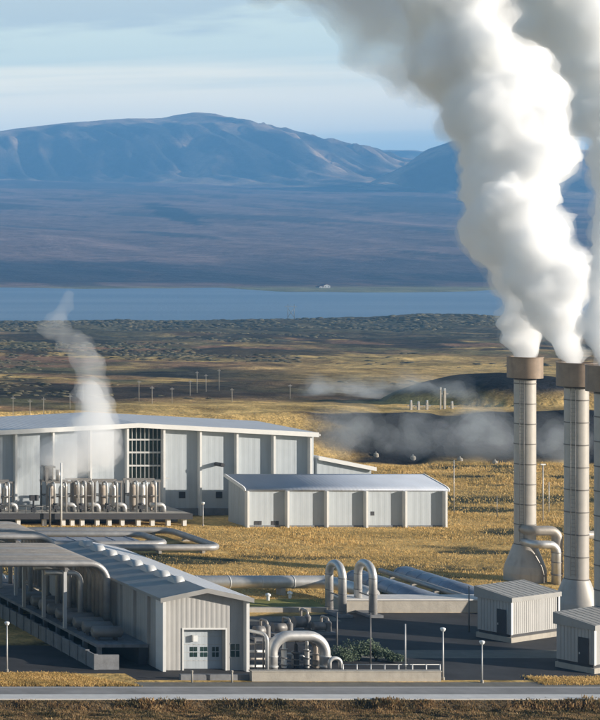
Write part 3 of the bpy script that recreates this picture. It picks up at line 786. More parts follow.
# wellhead fittings under the arch
fit = [(284, 'white', 3.1, .26, 'white valve column under the left side of the pipe arch'), (296, 'dark', 2.6, .3, 'dark valve column in the middle under the pipe arch'),
       (307, 'pipe', 2.9, .24, 'silver valve column right of the dark one under the arch'), (316, 'beige', 2.3, .3, 'stout beige vessel near the right arch leg')]
for x, m, h, rr, lb in fit:
    Y = 202.0; X = XA(x, Y); r = thing('wellhead', lb, 'valve', (X, Y, 0), 'fittings under the pipe arch')
    b_ = MB(); b_.lathe((X, Y, 0), [(rr, 0), (rr, h * .6), (rr * .6, h * .66), (rr * .6, h * .9), (.03, h * .95)], 14); b_.build('body', m, r)
    for z in (.3, h * .33, h * .6): MB().lathe((X, Y, z), [(rr, -.05), (rr + .13, -.05), (rr + .13, .05), (rr, .05)], 14).build('flange', 'steel', r)
    MB().tube([(X, Y, h * .9), (X, Y, h * 1.05)], .05, 8).lathe((X, Y, h * 1.05), [(.02, .05), (.3, .04), (.3, -.04), (.02, -.05)], 12).build('handwheel', 'dark', r)
    MB().tube(bend([(X, Y, h * .45), (X + .9, Y, h * .45), (X + .9, Y, 0)], .3, 5), .12, 10).build('side_pipe', 'pipe', r)
# dark plant behind the arch
random.seed(21)
for k, (x, y, w, h, lb) in enumerate([(262, 640, 2.0, 1.7, 'dark square valve box behind the thin pipe bend'), (283, 636, 2.6, 1.5, 'low dark pump skid behind the left half of the arch'),
                                      (302, 632, 2.2, 2.0, 'taller dark pump skid showing just above the arch top'), (322, 634, 2.4, 1.4, 'dark pump skid right of the arch top')]):
    X, Y, _ = P(x, y); r = thing('pump_skid', lb, 'pump', (X, Y, 0), 'dark pump skids behind the arch')
    MB().box(X - w / 2, X + w / 2, Y - .8, Y + .8, 0, .3).build('base', 'concdark', r)
    MB().tube([(X - w * .42, Y, .3 + h * .4), (X + w * .1, Y, .3 + h * .4)], h * .32, 14).build('motor', 'steel', r)
    b_ = MB(); b_.lathe((X + w * .28, Y, .3), [(.34, 0), (.34, h * .7), (.1, h * .85)], 14); b_.build('casing', 'steel', r)
    MB().tube(bend([(X + w * .28, Y, h * .8), (X + w * .28, Y, h + .3), (X + w * .28, Y + 1.5, h + .3), (X + w * .28, Y + 1.5, 0)], .3, 5), .13, 10).build('pipe', 'pipebrown', r)

# ------------------------------------------------------------------ concrete walls and railing
r = thing('concrete_wall', 'low sunlit concrete wall between railing and road', 'wall', (XA(345, 196), 195.8, 0))
MB().box(XA(251, 195.8), XA(440, 195.8), 195.6, 196.1, 0, .95).build('wall', 'concrete', r)
MB().box(XA(250.5, 195.8), XA(440.5, 195.8), 195.5, 196.2, .953, 1.05).build('coping', 'concrete', r)
r = thing('concrete_wall', 'dark low retaining wall before the garage building', 'wall', (XA(210, 196), 196.4, 0))
MB().box(XA(180, 196.4), XA(248, 196.4), 196.2, 196.6, 0, .55).build('wall', 'concdark', r)
r = thing('pipe_trench', 'long tan concrete trench wall behind the yard, below the blue ducts', 'wall', (XA(400, 232), 232, 0))
tx0, tx1 = XA(344, 232), XA(486, 232)
MB().box(tx0, tx1, 231.7, 234.4, 0, 1.45).build('wall', 'concrete', r)
MB().box(tx0 - .1, tx1 + .1, 231.5, 234.6, 1.453, 1.62).build('cover_slab', 'kerb', r)
r = thing('concrete_wall', 'grey concrete edge wall along the lawn behind the arch', 'wall', (XA(290, 232), 232.6, 0))
MB().box(94, XA(327, 232), 231.9, 232.5, 0, .55).build('wall', 'concrete', r)
r = thing('railing', 'thin pale railing above the sunlit concrete wall', 'railing', (XA(392, 198), 198, 0))
rb = MB(); xa, xb = XA(343, 198), XA(440, 198)
for z in (.55, 1.15): rb.tube([(xa, 198, z), (xb, 198, z)], .045, 6)
rb.build('rail', 'galv', r)
for k in range(8):
    X = xa + (xb - xa) * k / 7; MB().tube([(X, 198, 0), (X, 198, 1.2)], .07, 6).build('post', 'galv', r)
# short posts below the garage building
for x, lb in ((192, 'short pale marker post left of the two before the garage'), (232, 'short pale marker post right of the two before the garage')):
    Y = 195.2; X = XA(x, Y); o = MB().tube([(X, Y, 0), (X, Y, 1.15)], .09, 8).lathe((X, Y, 0), [(.12, 1.0), (.12, 1.18), (.02, 1.2)], 8).build('marker_post', 'concrete', None, (X, Y, 0))
    tag(o, lb, 'post', 'marker posts before the garage')

# ------------------------------------------------------------------ pipelines and loops mid right
r = thing('pipeline', 'fat grey pipeline running level behind the yellow green lawn', 'pipeline', (100, 243.5, 0))
MB().tube(bend([(70, 243.5, 1.55), (XA(331, 243.5), 243.5, 1.55), (XA(335, 243.5), 238, 1.55), (XA(335, 243.5), 234.6, 1.55)], 2, 6), .78, 20).build('pipe', 'pipe', r)
for k in range(7):
    X = 72 + k * 7.5; MB().box(X - .3, X + .3, 242.9, 244.1, 0, .85).build('support', 'concrete', r)
for k in range(14):
    X = 71.5 + k * 3.9; MB().tube([(X, 243.5, 1.55), (X + .12, 243.5, 1.55)], .815, 20).build('band', 'galv', r)
for X, Y0, Y1, lb in ((XA(331, 232), 229.4, 232.4, 'left tall inverted U pipe loop by the trench'), (XA(358.5, 232.5), 229.3, 232.6, 'right tall inverted U pipe loop at the trench end')):
    r = thing('pipe_loop', lb, 'pipe', (X, Y0, 0), 'tall inverted U pipe loops')
    ztop = ZA(566, Y0)
    MB().tube(bend([(X, Y0, 0.0), (X, Y0, ztop), (X, Y1, ztop + .1), (X, Y1, 0.0)], 1.45, 9), .44, 18).build('pipe', 'pipe', r)
    for Y in (Y0, Y1):
        for z in (.6, 2.6, 4.4): MB().lathe((X, Y, z), [(.44, -.04), (.475, -.04), (.475, .04), (.44, .04)], 18).build('band', 'steel', r)
    MB().box(X - .8, X + .8, Y0 - .8, Y1 + .8, 0, .3).build('base', 'concdark', r)
    MB().box(X - .06, X + .06, Y0 + .45, Y1 - .45, 2.2, 2.35).build('brace', 'steel', r)
for X, Y0, Y1, R, lb in ((132.0, 234.8, 254.5, 1.5, 'left dark blue duct of the pair behind the trench wall'), (139.4, 236.5, 257, 1.5, 'right dark blue duct of the pair, ending by the shed')):
    r = thing('covered_pipeline', lb, 'pipeline', (X, Y0, 0), 'dark blue ducts behind the trench wall')
    pf = [(X - R - .15, .0)] + [(X - R * math.cos(PI * k / 14) , .35 + R * .62 * math.sin(PI * k / 14)) for k in range(15)] + [(X + R + .15, 0)]
    MB().prism(pf, 'y', Y0, Y1, True).build('cover', 'duct', r)
    for k in range(9):
        bd = MB(); Y = Y0 + .4 + k * (Y1 - Y0 - .8) / 8
        pf2 = [(u + (.015 if u > X else -.015), w + .015) for u, w in pf]
        bd.prism(pf2, 'y', Y, Y + .14, True); bd.build('band', 'duct', r)
r = thing('pipeline', 'slim grey pipeline resting between the two dark blue ducts', 'pipeline', (135.6, 236, 0))
MB().tube([(135.7, 236, .9), (135.7, 256, .9)], .32, 12).build('pipe', 'pipegrey', r)
for k in range(4): MB().box(135.4, 136, 238 + 5 * k, 238.4 + 5 * k, 0, .58).build('support', 'concrete', r)
for x, y, lb in ((268, 598.5, 'small pale hydrant cap at left on the yellow green lawn'), (290, 596.5, 'small pale hydrant cap at right on the yellow green lawn')):
    X, Y, _ = P(x, y + 2); o = MB().lathe((X, Y, 0), [(.18, 0), (.18, .5), (.3, .55), (.3, .75), (.05, .9)], 12).build('hydrant', 'lampwhite', None, (X, Y, 0)); tag(o, lb, 'hydrant', 'hydrants on the lawn')

# ------------------------------------------------------------------ exhaust stacks
def exhaust_stack(loc, zt, lb, rr=1.22):
    X, Y, _ = loc; r = thing('exhaust_stack', lb, 'chimney', loc, 'steam stacks')
    sh = MB(); z = 4.6
    seams = [z]
    while z < zt - 3.2: z += 2.55; seams.append(min(z, zt - 2.9))
    for a, b_ in zip(seams[:-1], seams[1:]):
        if b_ > a: sh.lathe((X, Y, 0), [(rr, a + .06), (rr, b_ - .02)], 40)
    sh.build('shaft', 'stack', r)
    bs = MB()
    for a in seams: bs.lathe((X, Y, a), [(rr - .1, -.06), (rr + .05, -.06), (rr + .05, .06), (rr - .1, .06)], 40)
    bs.build('band', 'seam', r)
    R = 2.0
    MB().lathe((X, Y, 0), [(rr - .1, zt - 2.75), (R - .03, zt - 2.7), (R, zt - 2.68), (R, zt - .08), (R + .06, zt - .08), (R + .06, zt), (R - .12, zt), (R - .12, zt - 2.5), (rr - .1, zt - 2.6)], 40).build('hood', 'cap', r)
    MB().lathe((X, Y, 0), [(2.4, 0), (2.4, 1.0), (2.25, 1.9), (rr + .1, 4.5), (rr - .05, 4.62)], 40).build('base', 'stack', r)
    ld = MB(); ang = math.radians(225)
    cx, cyy = X + (rr + .22) * math.cos(ang), Y + (rr + .22) * math.sin(ang); tx, ty = -math.sin(ang), math.cos(ang)
    for s_ in (-.24, .24): ld.tube([(cx + tx * s_, cyy + ty * s_, 5.0), (cx + tx * s_, cyy + ty * s_, zt - 2.9)], .035, 5)
    k = 5.2
    while k < zt - 3:
        ld.tube([(cx - tx * .24, cyy - ty * .24, k), (cx + tx * .24, cyy + ty * .24, k)], .025, 4); k += .45
    ld.build('ladder', 'steel', r)
    return r
S1 = (XA(525, 254), 254, 0); S2 = (XA(576.5, 228), 228, 0); S3 = (XA(608, 206), 206, 0)
exhaust_stack(S1, ZA(357.5, 254 - 2.0), 'left steam stack, farthest of the three, tan hood and pipe elbows at its foot')
exhaust_stack(S2, ZA(363.5, 228 - 2.0), 'middle steam stack with grey shaded hood, between two sheds')
exhaust_stack(S3, ZA(366.5, 206 - 2.0), 'right steam stack mostly cut off by the photo edge')
# big elbows at the foot of the left stack
X, Y, _ = S1
for k, (z, dxx, yy, rr, m, lb) in enumerate([(6.6, 2.7, -2.2, .62, 'pipebrown', 'upper thick brown pipe leaving the left stack and bending down'),
                                        (5.0, 2.0, -3.2, .52, 'pipe', 'lower thick pipe elbow bending down at the left stack'),
                                        (6.2, 4.1, -3.0, .5, 'pipebrown', 'outermost brown pipe elbow between left and middle stack')]):
    r = thing('pipe_elbow', lb, 'pipe', (X + dxx, Y + yy, 0), 'thick elbows at the stack foot')
    x0 = X - .6 if k < 2 else X + dxx + 3.5
    MB().tube(bend([(x0, Y + yy, z), (X + dxx, Y + yy, z), (X + dxx, Y + yy, 0)] if k == 2 else [(x0, Y - .5, z), (x0, Y + yy, z), (X + dxx, Y + yy, z), (X + dxx, Y + yy, 0)], 1.0, 8), rr, 16).build('pipe', m, r)
    for zz in (1.2, 2.8, 4.0): MB().lathe((X + dxx, Y + yy, zz), [(rr, -.05), (rr + .07, -.05), (rr + .07, .05), (rr, .05)], 16).build('flange', 'steel', r)

# ------------------------------------------------------------------ sheds
ANG = math.radians(27)
def shed(o, lb, fl=8.3, sl_=3.7, h=4.75):
    r = thing('equipment_shed', lb, 'shed', (o[0], o[1], 0), 'ribbed sheds beside the stacks')
    MB().obox(o, ANG, -.1, fl + .1, -.1, sl_ + .1, 0, .55).build('plinth', 'concrete', r)
    MB().obox(o, ANG, .1, fl - .1, .1, sl_ - .1, .553, .85).build('recess', 'dark', r)  # near-black band standing in for the shadow gap under the floor
    ca, sa = math.cos(ANG), math.sin(ANG)
    w = MB()
    w.obox(o, ANG, 0, fl, 0, sl_, .853, h - .4)
    k = .3
    while k < fl - .3: w.obox(o, ANG, k, k + .09, -.026, -.003, .9, h - .45); k += .34
    w.build('wall', 'warm', r)
    MB().obox(o, ANG, -.12, .16, -.12, -.073, .853, h - .42).build('corner_trim', 'white', r)
    MB().obox(o, ANG, fl - .16, fl + .12, -.12, -.073, .853, h - .42).build('corner_trim', 'white', r)
    sd_ = MB(); k = .2
    while k < sl_ - .2:
        sd_.obox(o, ANG, -.026, -.003, k, k + .09, .9, h - .45); k += .34
    sd_.build('side_rib', 'warmside', r)
    dd = MB().obox(o, ANG, -.11, -.063, .5, 1.5, .86, h - 1.3).build('door', 'dark', r)
    MB().obox(o, ANG, -.19, -.113, 1.3, 1.38, 1.75, 1.95).build('handle', 'galv', dd)
    pf = MB()
    pt = lambda a, b_, z: (o[0] + a * ca - b_ * sa, o[1] + a * sa + b_ * ca, z)
    a0, a1, b0, b1 = -.22, fl + .22, -.25, sl_ + .25
    zf, zb = h - .4, h + .05
    pf.add([pt(a0, b0, zf), pt(a1, b0, zf), pt(a1, b1, zf + .02), pt(a0, b1, zf + .02), pt(a0, b0, zf + .5), pt(a1, b0, zf + .5), pt(a1, b1, zb + .75), pt(a0, b1, zb + .75)],
           [(3, 2, 1, 0), (4, 5, 6, 7), (0, 1, 5, 4), (1, 2, 6, 5), (2, 3, 7, 6), (3, 0, 4, 7)])
    rf = pf.build('roof', 'roofdark', r)
    rs = MB()
    for k in range(10):
        a = a0 + .3 + k * (a1 - a0 - .6) / 9
        rs.add([pt(a - .03, b0 + .02, zf + .503), pt(a + .03, b0 + .02, zf + .503), pt(a + .03, b1 - .02, zb + .753), pt(a - .03, b1 - .02, zb + .753),
                pt(a - .03, b0 + .02, zf + .53), pt(a + .03, b0 + .02, zf + .53), pt(a + .03, b1 - .02, zb + .78), pt(a - .03, b1 - .02, zb + .78)],
               [(3, 2, 1, 0), (4, 5, 6, 7), (0, 1, 5, 4), (1, 2, 6, 5), (2, 3, 7, 6), (3, 0, 4, 7)])
    rs.build('roof_seam', 'roofdark', rf)
    return r
shed(P(511, 643), 'ribbed grey shed with dark door in front of the left stack')
shed(P(594, 674), 'ribbed grey shed cut off by the right photo edge')

# ------------------------------------------------------------------ lamps and poles
def lamp(loc, h, lb, head=True):
    X, Y, z = loc
    r = thing('street_lamp', lb, 'lamp', loc, 'yard lamps')
    MB().tube([(X, Y, z), (X, Y, z + h - .25)], [.09, .055], 8).build('pole', 'galv', r)
    MB().lathe((X, Y, z), [(.16, 0), (.16, .25), (.1, .3)], 8).build('base', 'concrete', r)
    hd = MB(); hd.lathe((X, Y, z + h), [(.05, -.26), (.17, -.2), (.25, 0), (.22, .1), (.05, .16)], 12); hd.build('lamp_head', 'lampwhite', r)
    return r
lamp(P(7, 672), 4.9, 'yard lamp with white head left of the panel wall')
lamp(P(443, 680), 5.0, 'taller yard lamp with white head at the concrete wall end')
lamp(P(482, 683), 4.0, 'shorter yard lamp with white head right of the taller one')
X, Y, _ = P(203, 526); lamp((X, Y, 0), ZA(503, Y), 'lone lamp with white head before the hall, left of the annex')
def mast(x, yb, yt, lb, z=None, Y=None, name='lamp_mast', grp='thin masts', rr=.06, arm=False, cat='mast', m='galv'):
    if z is None: X, Y, z = P(x, yb)
    else: X = XA(x, Y)
    zt = ZA(yt, Y)
    r = thing(name, lb, cat, (X, Y, z), grp)
    MB().tube([(X, Y, z), (X, Y, zt)], [rr * 1.3, rr], 8).build('pole', m, r)
    if arm:
        MB().box(X - .35, X + .35, Y - .12, Y + .12, zt + .003, zt + .16).build('head', 'lampwhite', r)
    return r
mast(370.5, 668, 613, 'thin dim mast in the yard left of centre, by the green bushes', m='steel')
mast(405.3, 674, 624, 'thin mast directly behind the railing')
mast(337, 655, 612, 'thin dim mast by the left tall pipe loop', m='steel')
mast(469, 632, 586, 'thin mast at the right end of the trench wall', m='steel')
mast(454, 512, 460, 'thin mast right of the annex')
mast(497, 518, 496, 'short mast left of the left stack', arm=False, m='steel')
mast(543, 522, 465, 'thin mast with a small lamp right of the left stack', arm=True)
mast(549, 512, 482, 'shorter mast right of the left stack', arm=False)
def ground_hit(x, y):
    """first point of the ground seen along the photo ray (x, y)"""
    Y = 330.0
    while Y < 2300:
        X = XA(x, Y)
        if ZA(y, Y) <= gz(X, Y): return X, Y, gz(X, Y)
        Y += .5
    return X, Y, gz(X, Y)
fence = [(13, 418, 396), (30, 417, 399), (43.5, 416, 397), (70, 409, 394), (83, 401, 382), (139, 402, 380), (152, 404, 386), (172, 404, 387), (190, 396, 380), (197, 393, 371), (206, 392, 374), (219, 391, 369),
         (232, 402, 388), (290, 399, 384)]
places = ['leftmost pole', 'second pole from the left', 'third pole from the left', 'pole left of the small steam plume', 'pole hidden partly by the small steam plume', 'first pole right of the small steam plume', 'short pole right of the small steam plume',
          'pole above the glazed bay right edge', 'small pole left of the tall pair', 'left one of the tall pole pair', 'small pole between the tall pair', 'right one of the tall pole pair', 'short pole right of the tall pair', 'lone rightmost pole']
for (x, yb, yt), pl in zip(fence, places):
    X, Y, z = ground_hit(x, yb)
    r = thing('wooden_pole', pl + ' on the heath beyond the hall roof', 'pole', (X, Y, z), 'poles on the heath beyond the hall')
    zt = ZA(yt, Y)
    MB().tube([(X, Y, z - .3), (X, Y, zt)], [.08, .05], 8).build('shaft', 'concrete', r)
    MB().box(X - .45, X + .45, Y - .08, Y + .08, zt - .5, zt - .36).build('crossarm', 'steel', r)

# ------------------------------------------------------------------ switchgear, well caps, pylon, farm
sw = [(411, 398, 412.5), (418.5, 399, 412.5), (427, 398, 412.5), (440.5, 385, 411), (444.5, 386, 411), (452, 399, 410.5)]
labs = ['leftmost pale switchgear post on the lava bench', 'second switchgear post from the left', 'third switchgear post, right of its close pair', 'left one of two tall thin switchgear posts', 'right one of two tall thin switchgear posts', 'rightmost short switchgear post beside the dark mound']
for (x, yt, yb), lb in zip(sw, labs):
    Y = 416.0; X = XA(x, Y); z = gz(X, Y); zt = ZA(yt, Y)
    r = thing('switchgear_post', lb, 'switchgear', (X, Y, z), 'switchgear on the lava bench')
    w = .2 if zt - z < 5 else .11; zt -= .5
    MB().box(X - w, X + w, Y - w, Y + w, z - .2, zt - .5).build('column', 'concrete', r)
    ins = MB()
    for k in range(4): ins.lathe((X, Y, zt - .5 + k * .14), [(.1, 0), (w + .08, .04), (.1, .12)], 10)
    ins.build('insulator', 'white', r)
    if w > .15: MB().box(X - .8, X + .8, Y - .1, Y + .1, zt - 1.2, zt - 1.0).build('crossbar', 'steel', r)
for x, y, lb in ((376, 457, 'white dome cap left at the foot of the dark bank'), (413, 459, 'white dome cap at the middle foot of the dark bank'), (460, 461, 'white dome cap right at the foot of the dark bank'), (495, 464, 'white dome cap by the left stack at the dark bank')):
    X, Y, z = ground_hit(x, y); r = thing('well_cap', lb, 'well', (X, Y, z), 'white caps along the dark bank')
    MB().lathe((X, Y, z), [(.5, -.3), (.5, .25), (.55, .3)], 16).build('base', 'concrete', r)
    MB().dome((X, Y, z + .3), .48, .8, 16, 5).build('dome', 'concrete', r)
    MB().tube([(X, Y, z + .6), (X, Y, z + .9)], .07, 8).build('vent', 'galv', r)
X = XA(291, 2000); z = gz(X, 2000)
r = thing('pylon', 'tiny dark H frame power pylon at the near lake shore', 'pylon', (X, 2000, z))
for a in (-3.2, 3.2): MB().tube([(X + a, 2000, z - 1), (X + a, 2000, z + 15)], [.3, .2], 8).build('leg', 'steel', r)
MB().box(X - 6, X + 6, 1999.7, 2000.3, z + 12.6, z + 13.0).build('crossarm', 'steel', r)
br = MB(); br.tube([(X - 3.2, 2000, z + 2), (X + 3.2, 2000, z + 11)], .2, 6); br.tube([(X + 3.2, 2000, z + 2), (X - 3.2, 2000, z + 11)], .2, 6); br.build('brace', 'steel', r)
M['farmwall'] = mat('off white farm wall', (0.5, 0.5, 0.48), 0.7)
M['redroof'] = mat('dull red roof', (0.18, 0.09, 0.075), 0.7)
for x, w, h, lb in ((327, 11, 6.5, 'white farmhouse on the far lake shore'), (321.5, 7, 3.2, 'low white barn left of the white farmhouse')):
    Y = 3420; X = XA(x, Y); z = far_z(X, Y) - .4
    r = thing('farmhouse', lb, 'house', (X, Y, z))
    MB().prism([(X - w / 2, z), (X + w / 2, z), (X + w / 2, z + h * .65), (X, z + h), (X - w / 2, z + h * .65)], 'y', Y, Y + 12).build('wall', 'farmwall', r)
    rf = MB()
    for s_ in (-1, 1): rf.prism([(X, z + h + .05), (X + s_ * (w / 2 + .7), z + h * .62), (X + s_ * (w / 2 + .7), z + h * .62 + .6), (X, z + h + .65)], 'y', Y - .6, Y + 12.6)
    rf.build('roof', 'redroof', r)
    for a in (-.25, .25): MB().box(X + a * w - .8, X + a * w + .8, Y - .1, Y - .01, z + h * .25, z + h * .45).build('window', 'glass', r)

# ------------------------------------------------------------------ plants
def leaf_quads(mb, c, n, rx, ry, rz_, size, rng):
    for _ in range(n):
        while True:
            p = Vector((rng.uniform(-1, 1), rng.uniform(-1, 1), rng.uniform(-.2, 1)))
            if .25 < p.length < 1 and rng.random() < p.length: break
        q = Vector((c[0] + p.x * rx, c[1] + p.y * ry, c[2] + max(0, p.z) * rz_ * (1 + .35 * noise.noise(Vector(c) + p * 2))))
        a = Vector((rng.gauss(0, 1), rng.gauss(0, 1), rng.gauss(0, 1))).normalized(); b_ = a.orthogonal().normalized()
        s_ = size * rng.uniform(.6, 1.3)
        mb.add([q - a * s_, q + b_ * s_ * .6, q + a * s_, q - b_ * s_ * .6], [(0, 1, 2, 3)])
rng = random.Random(4)
for x, y, w, h, lb in ((344, 668, 1.7, 2.3, 'green bush next to the small pipe hoop'), (360, 666, 2.1, 2.6, 'broadest green bush in the middle of the bush row'), (376, 667, 1.8, 2.0, 'green bush right of the broadest one'), (392, 668, 1.2, 1.3, 'smallest green bush near the mast behind the railing')):
    X, Y, _ = P(x, y - 6); r = thing('bush', lb, 'bush', (X, Y, 0), 'green bushes behind the railing')
    f = MB()
    for k in range(5): leaf_quads(f, (X + rng.uniform(-.5, .5) * w, Y + rng.uniform(-.6, .6), rng.uniform(.1, .4) * h), 300, w * .5, w * .5, h * .5, .10, rng)
    f.build('foliage', 'bush', r)
    st = MB()
    for k in range(5): st.tube([(X, Y, 0), (X + rng.uniform(-.6, .6), Y + rng.uniform(-.4, .4), h * .7)], [.06, .02], 5)
    st.build('stems', 'dark', r)

foot = [(99, 157.5, 312.5, 334), (139, 170, 300.3, 314), (156, 167, 313, 323), (98, 141, 301.5, 313), (70, 125.4, 275, 293.2), (bx0 - 1, bx1 + .5, 199, 233), (77.5, 84.5, 200, 247.5), (80.2, 176, 193.3, 231.7),
        (tx0 - .4, tx1 + .4, 231, 235), (94, XA(326, 236), 231.6, 240.5), (70, XA(336, 240), 242.4, 244.6), (130.8, 140.6, 234, 257.5), (S1[0] - 3, S1[0] + 7.5, 249, 257), (30, 80.3, 199, 213.2)]
def free(X, Y): return not any(a < X < b_ and c < Y < d for a, b_, c, d in foot)
def tufts(name, m, lb, cat, n, place, hgt, wid, blades, seed, spread=.35):
    rng = random.Random(seed); V = []; Fc = []
    for _ in range(n):
        q = place(rng)
        if q is None: continue
        X, Y, z, sc = q
        for k in range(blades):
            a = rng.uniform(0, 2 * PI); l = rng.uniform(.1, .6) * hgt * sc; w = wid * sc * rng.uniform(.6, 1.3)
            bx, by = X + rng.gauss(0, .5) * spread * sc, Y + rng.gauss(0, .5) * spread * sc
            h = hgt * sc * rng.uniform(.5, 1.2); o = len(V)
            px, py = -math.sin(a) * w, math.cos(a) * w
            V += [(bx - px, by - py, z - .03), (bx + px, by + py, z - .03), (bx + math.cos(a) * l + px * .3, by + math.sin(a) * l + py * .3, z + h), (bx + math.cos(a) * l - px * .3, by + math.sin(a) * l - py * .3, z + h * .95)]
            Fc.append((o, o + 1, o + 2, o + 3))
    me = bpy.data.meshes.new(name); me.from_pydata(V, [], Fc); me.materials.append(M[m]); me.update()
    o = bpy.data.objects.new(name, me); C.objects.link(o); return tag(o, lb, cat, None, 'stuff')
def gold_place(rng):
    Y = rng.uniform(233, 386); X = rng.uniform(.30, .68) * Y
    if X < 70 or not free(X, Y): return None
    if bare(X, Y) > .5 and rng.random() < .8: return None
    return X, Y, gz(X, Y), (.7 + .7 * max(0, .5 + fbm(X * .08, Y * .08, 2.0))) * (1 + (Y - 233) / 250)
tufts('grass', 'gold', 'dry golden grass covering the field between buildings and dark bank', 'grass', 120000, gold_place, .17, .045, 2, 3)
def verge_place(rng):
    if rng.random() < .72:
        X = rng.uniform(55, 79.2); Y = rng.uniform(193.6, 199.2)
        if X > 74 and Y > 193.6 + (79.2 - X) * 1.1: return None
    else:
        X = rng.uniform(XA(533, 196), 150); Y = rng.uniform(194.2, 197.5)
    if X < 80 or X > 115: return X, Y, 0, rng.uniform(.7, 1.2)
tufts('verge_grass', 'gold', 'dry golden grass on the road verge', 'grass', 15000, verge_place, .2, .045, 4, 8)
def fore_place(rng):
    Y = rng.uniform(174, 187.7); X = rng.uniform(.31, .68) * Y
    return X, Y, gz(X, Y), .5 + 1.3 * max(0, .35 + fbm(X * .3, Y * .3, 5.0)) 
tufts('heath_plants', 'brownveg', 'brown heath plants on the slope below the road', 'heath', 52000, fore_place, .24, .06, 4, 9)
# heath scrub down to the lake: low rough mounds
rng = random.Random(31); sc = MB()
for _ in range(22000):
    u = rng.random() ** .75; Y = 470 + u * 1600; X = rng.uniform(.31, .67) * Y
    dens = sst(-.15, .3, fbm(X * .009, Y * .005, 11.4, 5) + .3 * fbm(X * .03, Y * .02, 2.) + .75 * sst(.62, .9, u) - .30)
    if Y / X and X / Y > .49 and 620 < Y < 950: dens *= .08
    if rng.random() > dens: continue
    z = gz(X, Y); R = rng.uniform(.35, 1.15) * (1 + 1.9 * u); hh = R * rng.uniform(.14, .42); R *= 1.25
    n = 7; vs = [(X, Y, z + hh)]
    for lv, (rr, zz) in enumerate(((.55, .8), (1.0, .15), (1.05, -.3))):
        for k in range(n):
            a = 2 * PI * k / n + lv * .4; q = rr * R * rng.uniform(.7, 1.25)
            vs.append((X + q * math.cos(a), Y + q * math.sin(a), z + hh * zz * rng.uniform(.8, 1.2)))
    fs = [(0, 1 + k, 1 + (k + 1) % n) for k in range(n)]
    for lv in range(2):
        for k in range(n):
            a, b_ = 1 + lv * n + k, 1 + lv * n + (k + 1) % n; fs.append((a, a + n, b_ + n, b_))
    sc.add(vs, fs, True)
tag(sc.build('scrub', 'heath'), 'dark low scrub dotted over the heath down to the lake', 'scrub', None, 'stuff')

# ------------------------------------------------------------------ steam
def hull(name, spheres, voxel, amp, scale, seed, m, parent=None):
    bm = bmesh.new()
    for c, rr in spheres:
        bmesh.ops.create_icosphere(bm, subdivisions=2, radius=rr, matrix=Matrix.Translation(c))
    me = bpy.data.meshes.new('tmp'); bm.to_mesh(me); bm.free()
    o = bpy.data.objects.new('tmp', me); C.objects.link(o)
    md = o.modifiers.new('r', 'REMESH'); md.mode = 'VOXEL'; md.voxel_size = voxel; md.adaptivity = 0
    dg = bpy.context.evaluated_depsgraph_get(); e = o.evaluated_get(dg)
    nm = bpy.data.meshes.new_from_object(e); bpy.data.objects.remove(o); bpy.data.meshes.remove(me)
    nm.name = name
    off = Vector((seed * 7.3, seed * 3.1, seed))
    vs = []
    nrm = [v.normal.copy() for v in nm.vertices]
    for v, n in zip(nm.vertices, nrm):
        p = v.co / scale + off
        d = abs(noise.noise(p)) * 1.7 + .6 * abs(noise.noise(p * 2.3)) * 1.6 + .42 * noise.noise(p * 5.1) + .15 * noise.noise(p * 10.3)
        v.co = v.co + n * (amp * max(-.32, d - .75))
    o = bpy.data.objects.new('tmp', nm); C.objects.link(o)
    md = o.modifiers.new('r', 'REMESH'); md.mode = 'VOXEL'; md.voxel_size = voxel; md.adaptivity = 0
    dg = bpy.context.evaluated_depsgraph_get(); m2 = bpy.data.meshes.new_from_object(o.evaluated_get(dg))
    bpy.data.objects.remove(o); bpy.data.meshes.remove(nm); nm = m2; nm.name = name
    # drop specks that came loose from the main puff
    bm = bmesh.new(); bm.from_mesh(nm); seen = set(); isl = []
    for v0 in bm.verts:
        if v0 in seen: continue
        st = [v0]; seen.add(v0); grp = []
        while st:
            q = st.pop(); grp.append(q)
            for e_ in q.link_edges:
                w_ = e_.other_vert(q)
                if w_ not in seen: seen.add(w_); st.append(w_)
        isl.append(grp)
    big = max(len(g_) for g_ in isl)
    bad = [v_ for g_ in isl if len(g_) < max(60, .05 * big) for v_ in g_]
    if bad: bmesh.ops.delete(bm, geom=bad, context='VERTS')
    bm.to_mesh(nm); bm.free()
    nm.materials.clear(); nm.materials.append(m)
    nm.polygons.foreach_set('use_smooth', [True] * len(nm.polygons)); nm.update()
    ob = bpy.data.objects.new(name, nm); C.objects.link(ob)
    if parent: ob.parent = parent
    return ob
STEAM = (0.984, 0.986, 0.99)
vm_core = volume_mat('dense steam', STEAM, 1.1, 0.0)
vm_body = volume_mat('steam', STEAM, 0.28, 0.0)
vm_veil = volume_mat('thin steam', STEAM, 0.04, 0.0)
def axis_spheres(axis, Y, drift, seed, per=5, k=.56):
    """axis [(x, y, r)] in photo pixels at distance Y -> puffs of steam in the place; drift moves them away with height"""
    rng = random.Random(seed); out_ = []
    zs = [ZA(a[1], Y) for a in axis]; sc = Y / F
    z = zs[0]
    X0 = [XA(a[0], Y) for a in axis]; R0 = [a[2] * sc for a in axis]
    while z < zs[-1]:
        Xc = float(np.interp(z, zs, X0)); R = float(np.interp(z, zs, R0)); Yc = Y + drift * (z - zs[0]) / 40
        out_.append((Vector((Xc, Yc, z)), R * .72))
        if z > zs[0] + 1.2:
            for _ in range(per):
                a = rng.uniform(0, 2 * PI); q = R * rng.uniform(.3, .62); rr = R * rng.uniform(.30, k)
                out_.append((Vector((Xc + q * math.cos(a), Yc + q * math.sin(a), z + rng.uniform(-.3, .3) * R)), rr))
        z += max(.9, R * .42)
    return out_
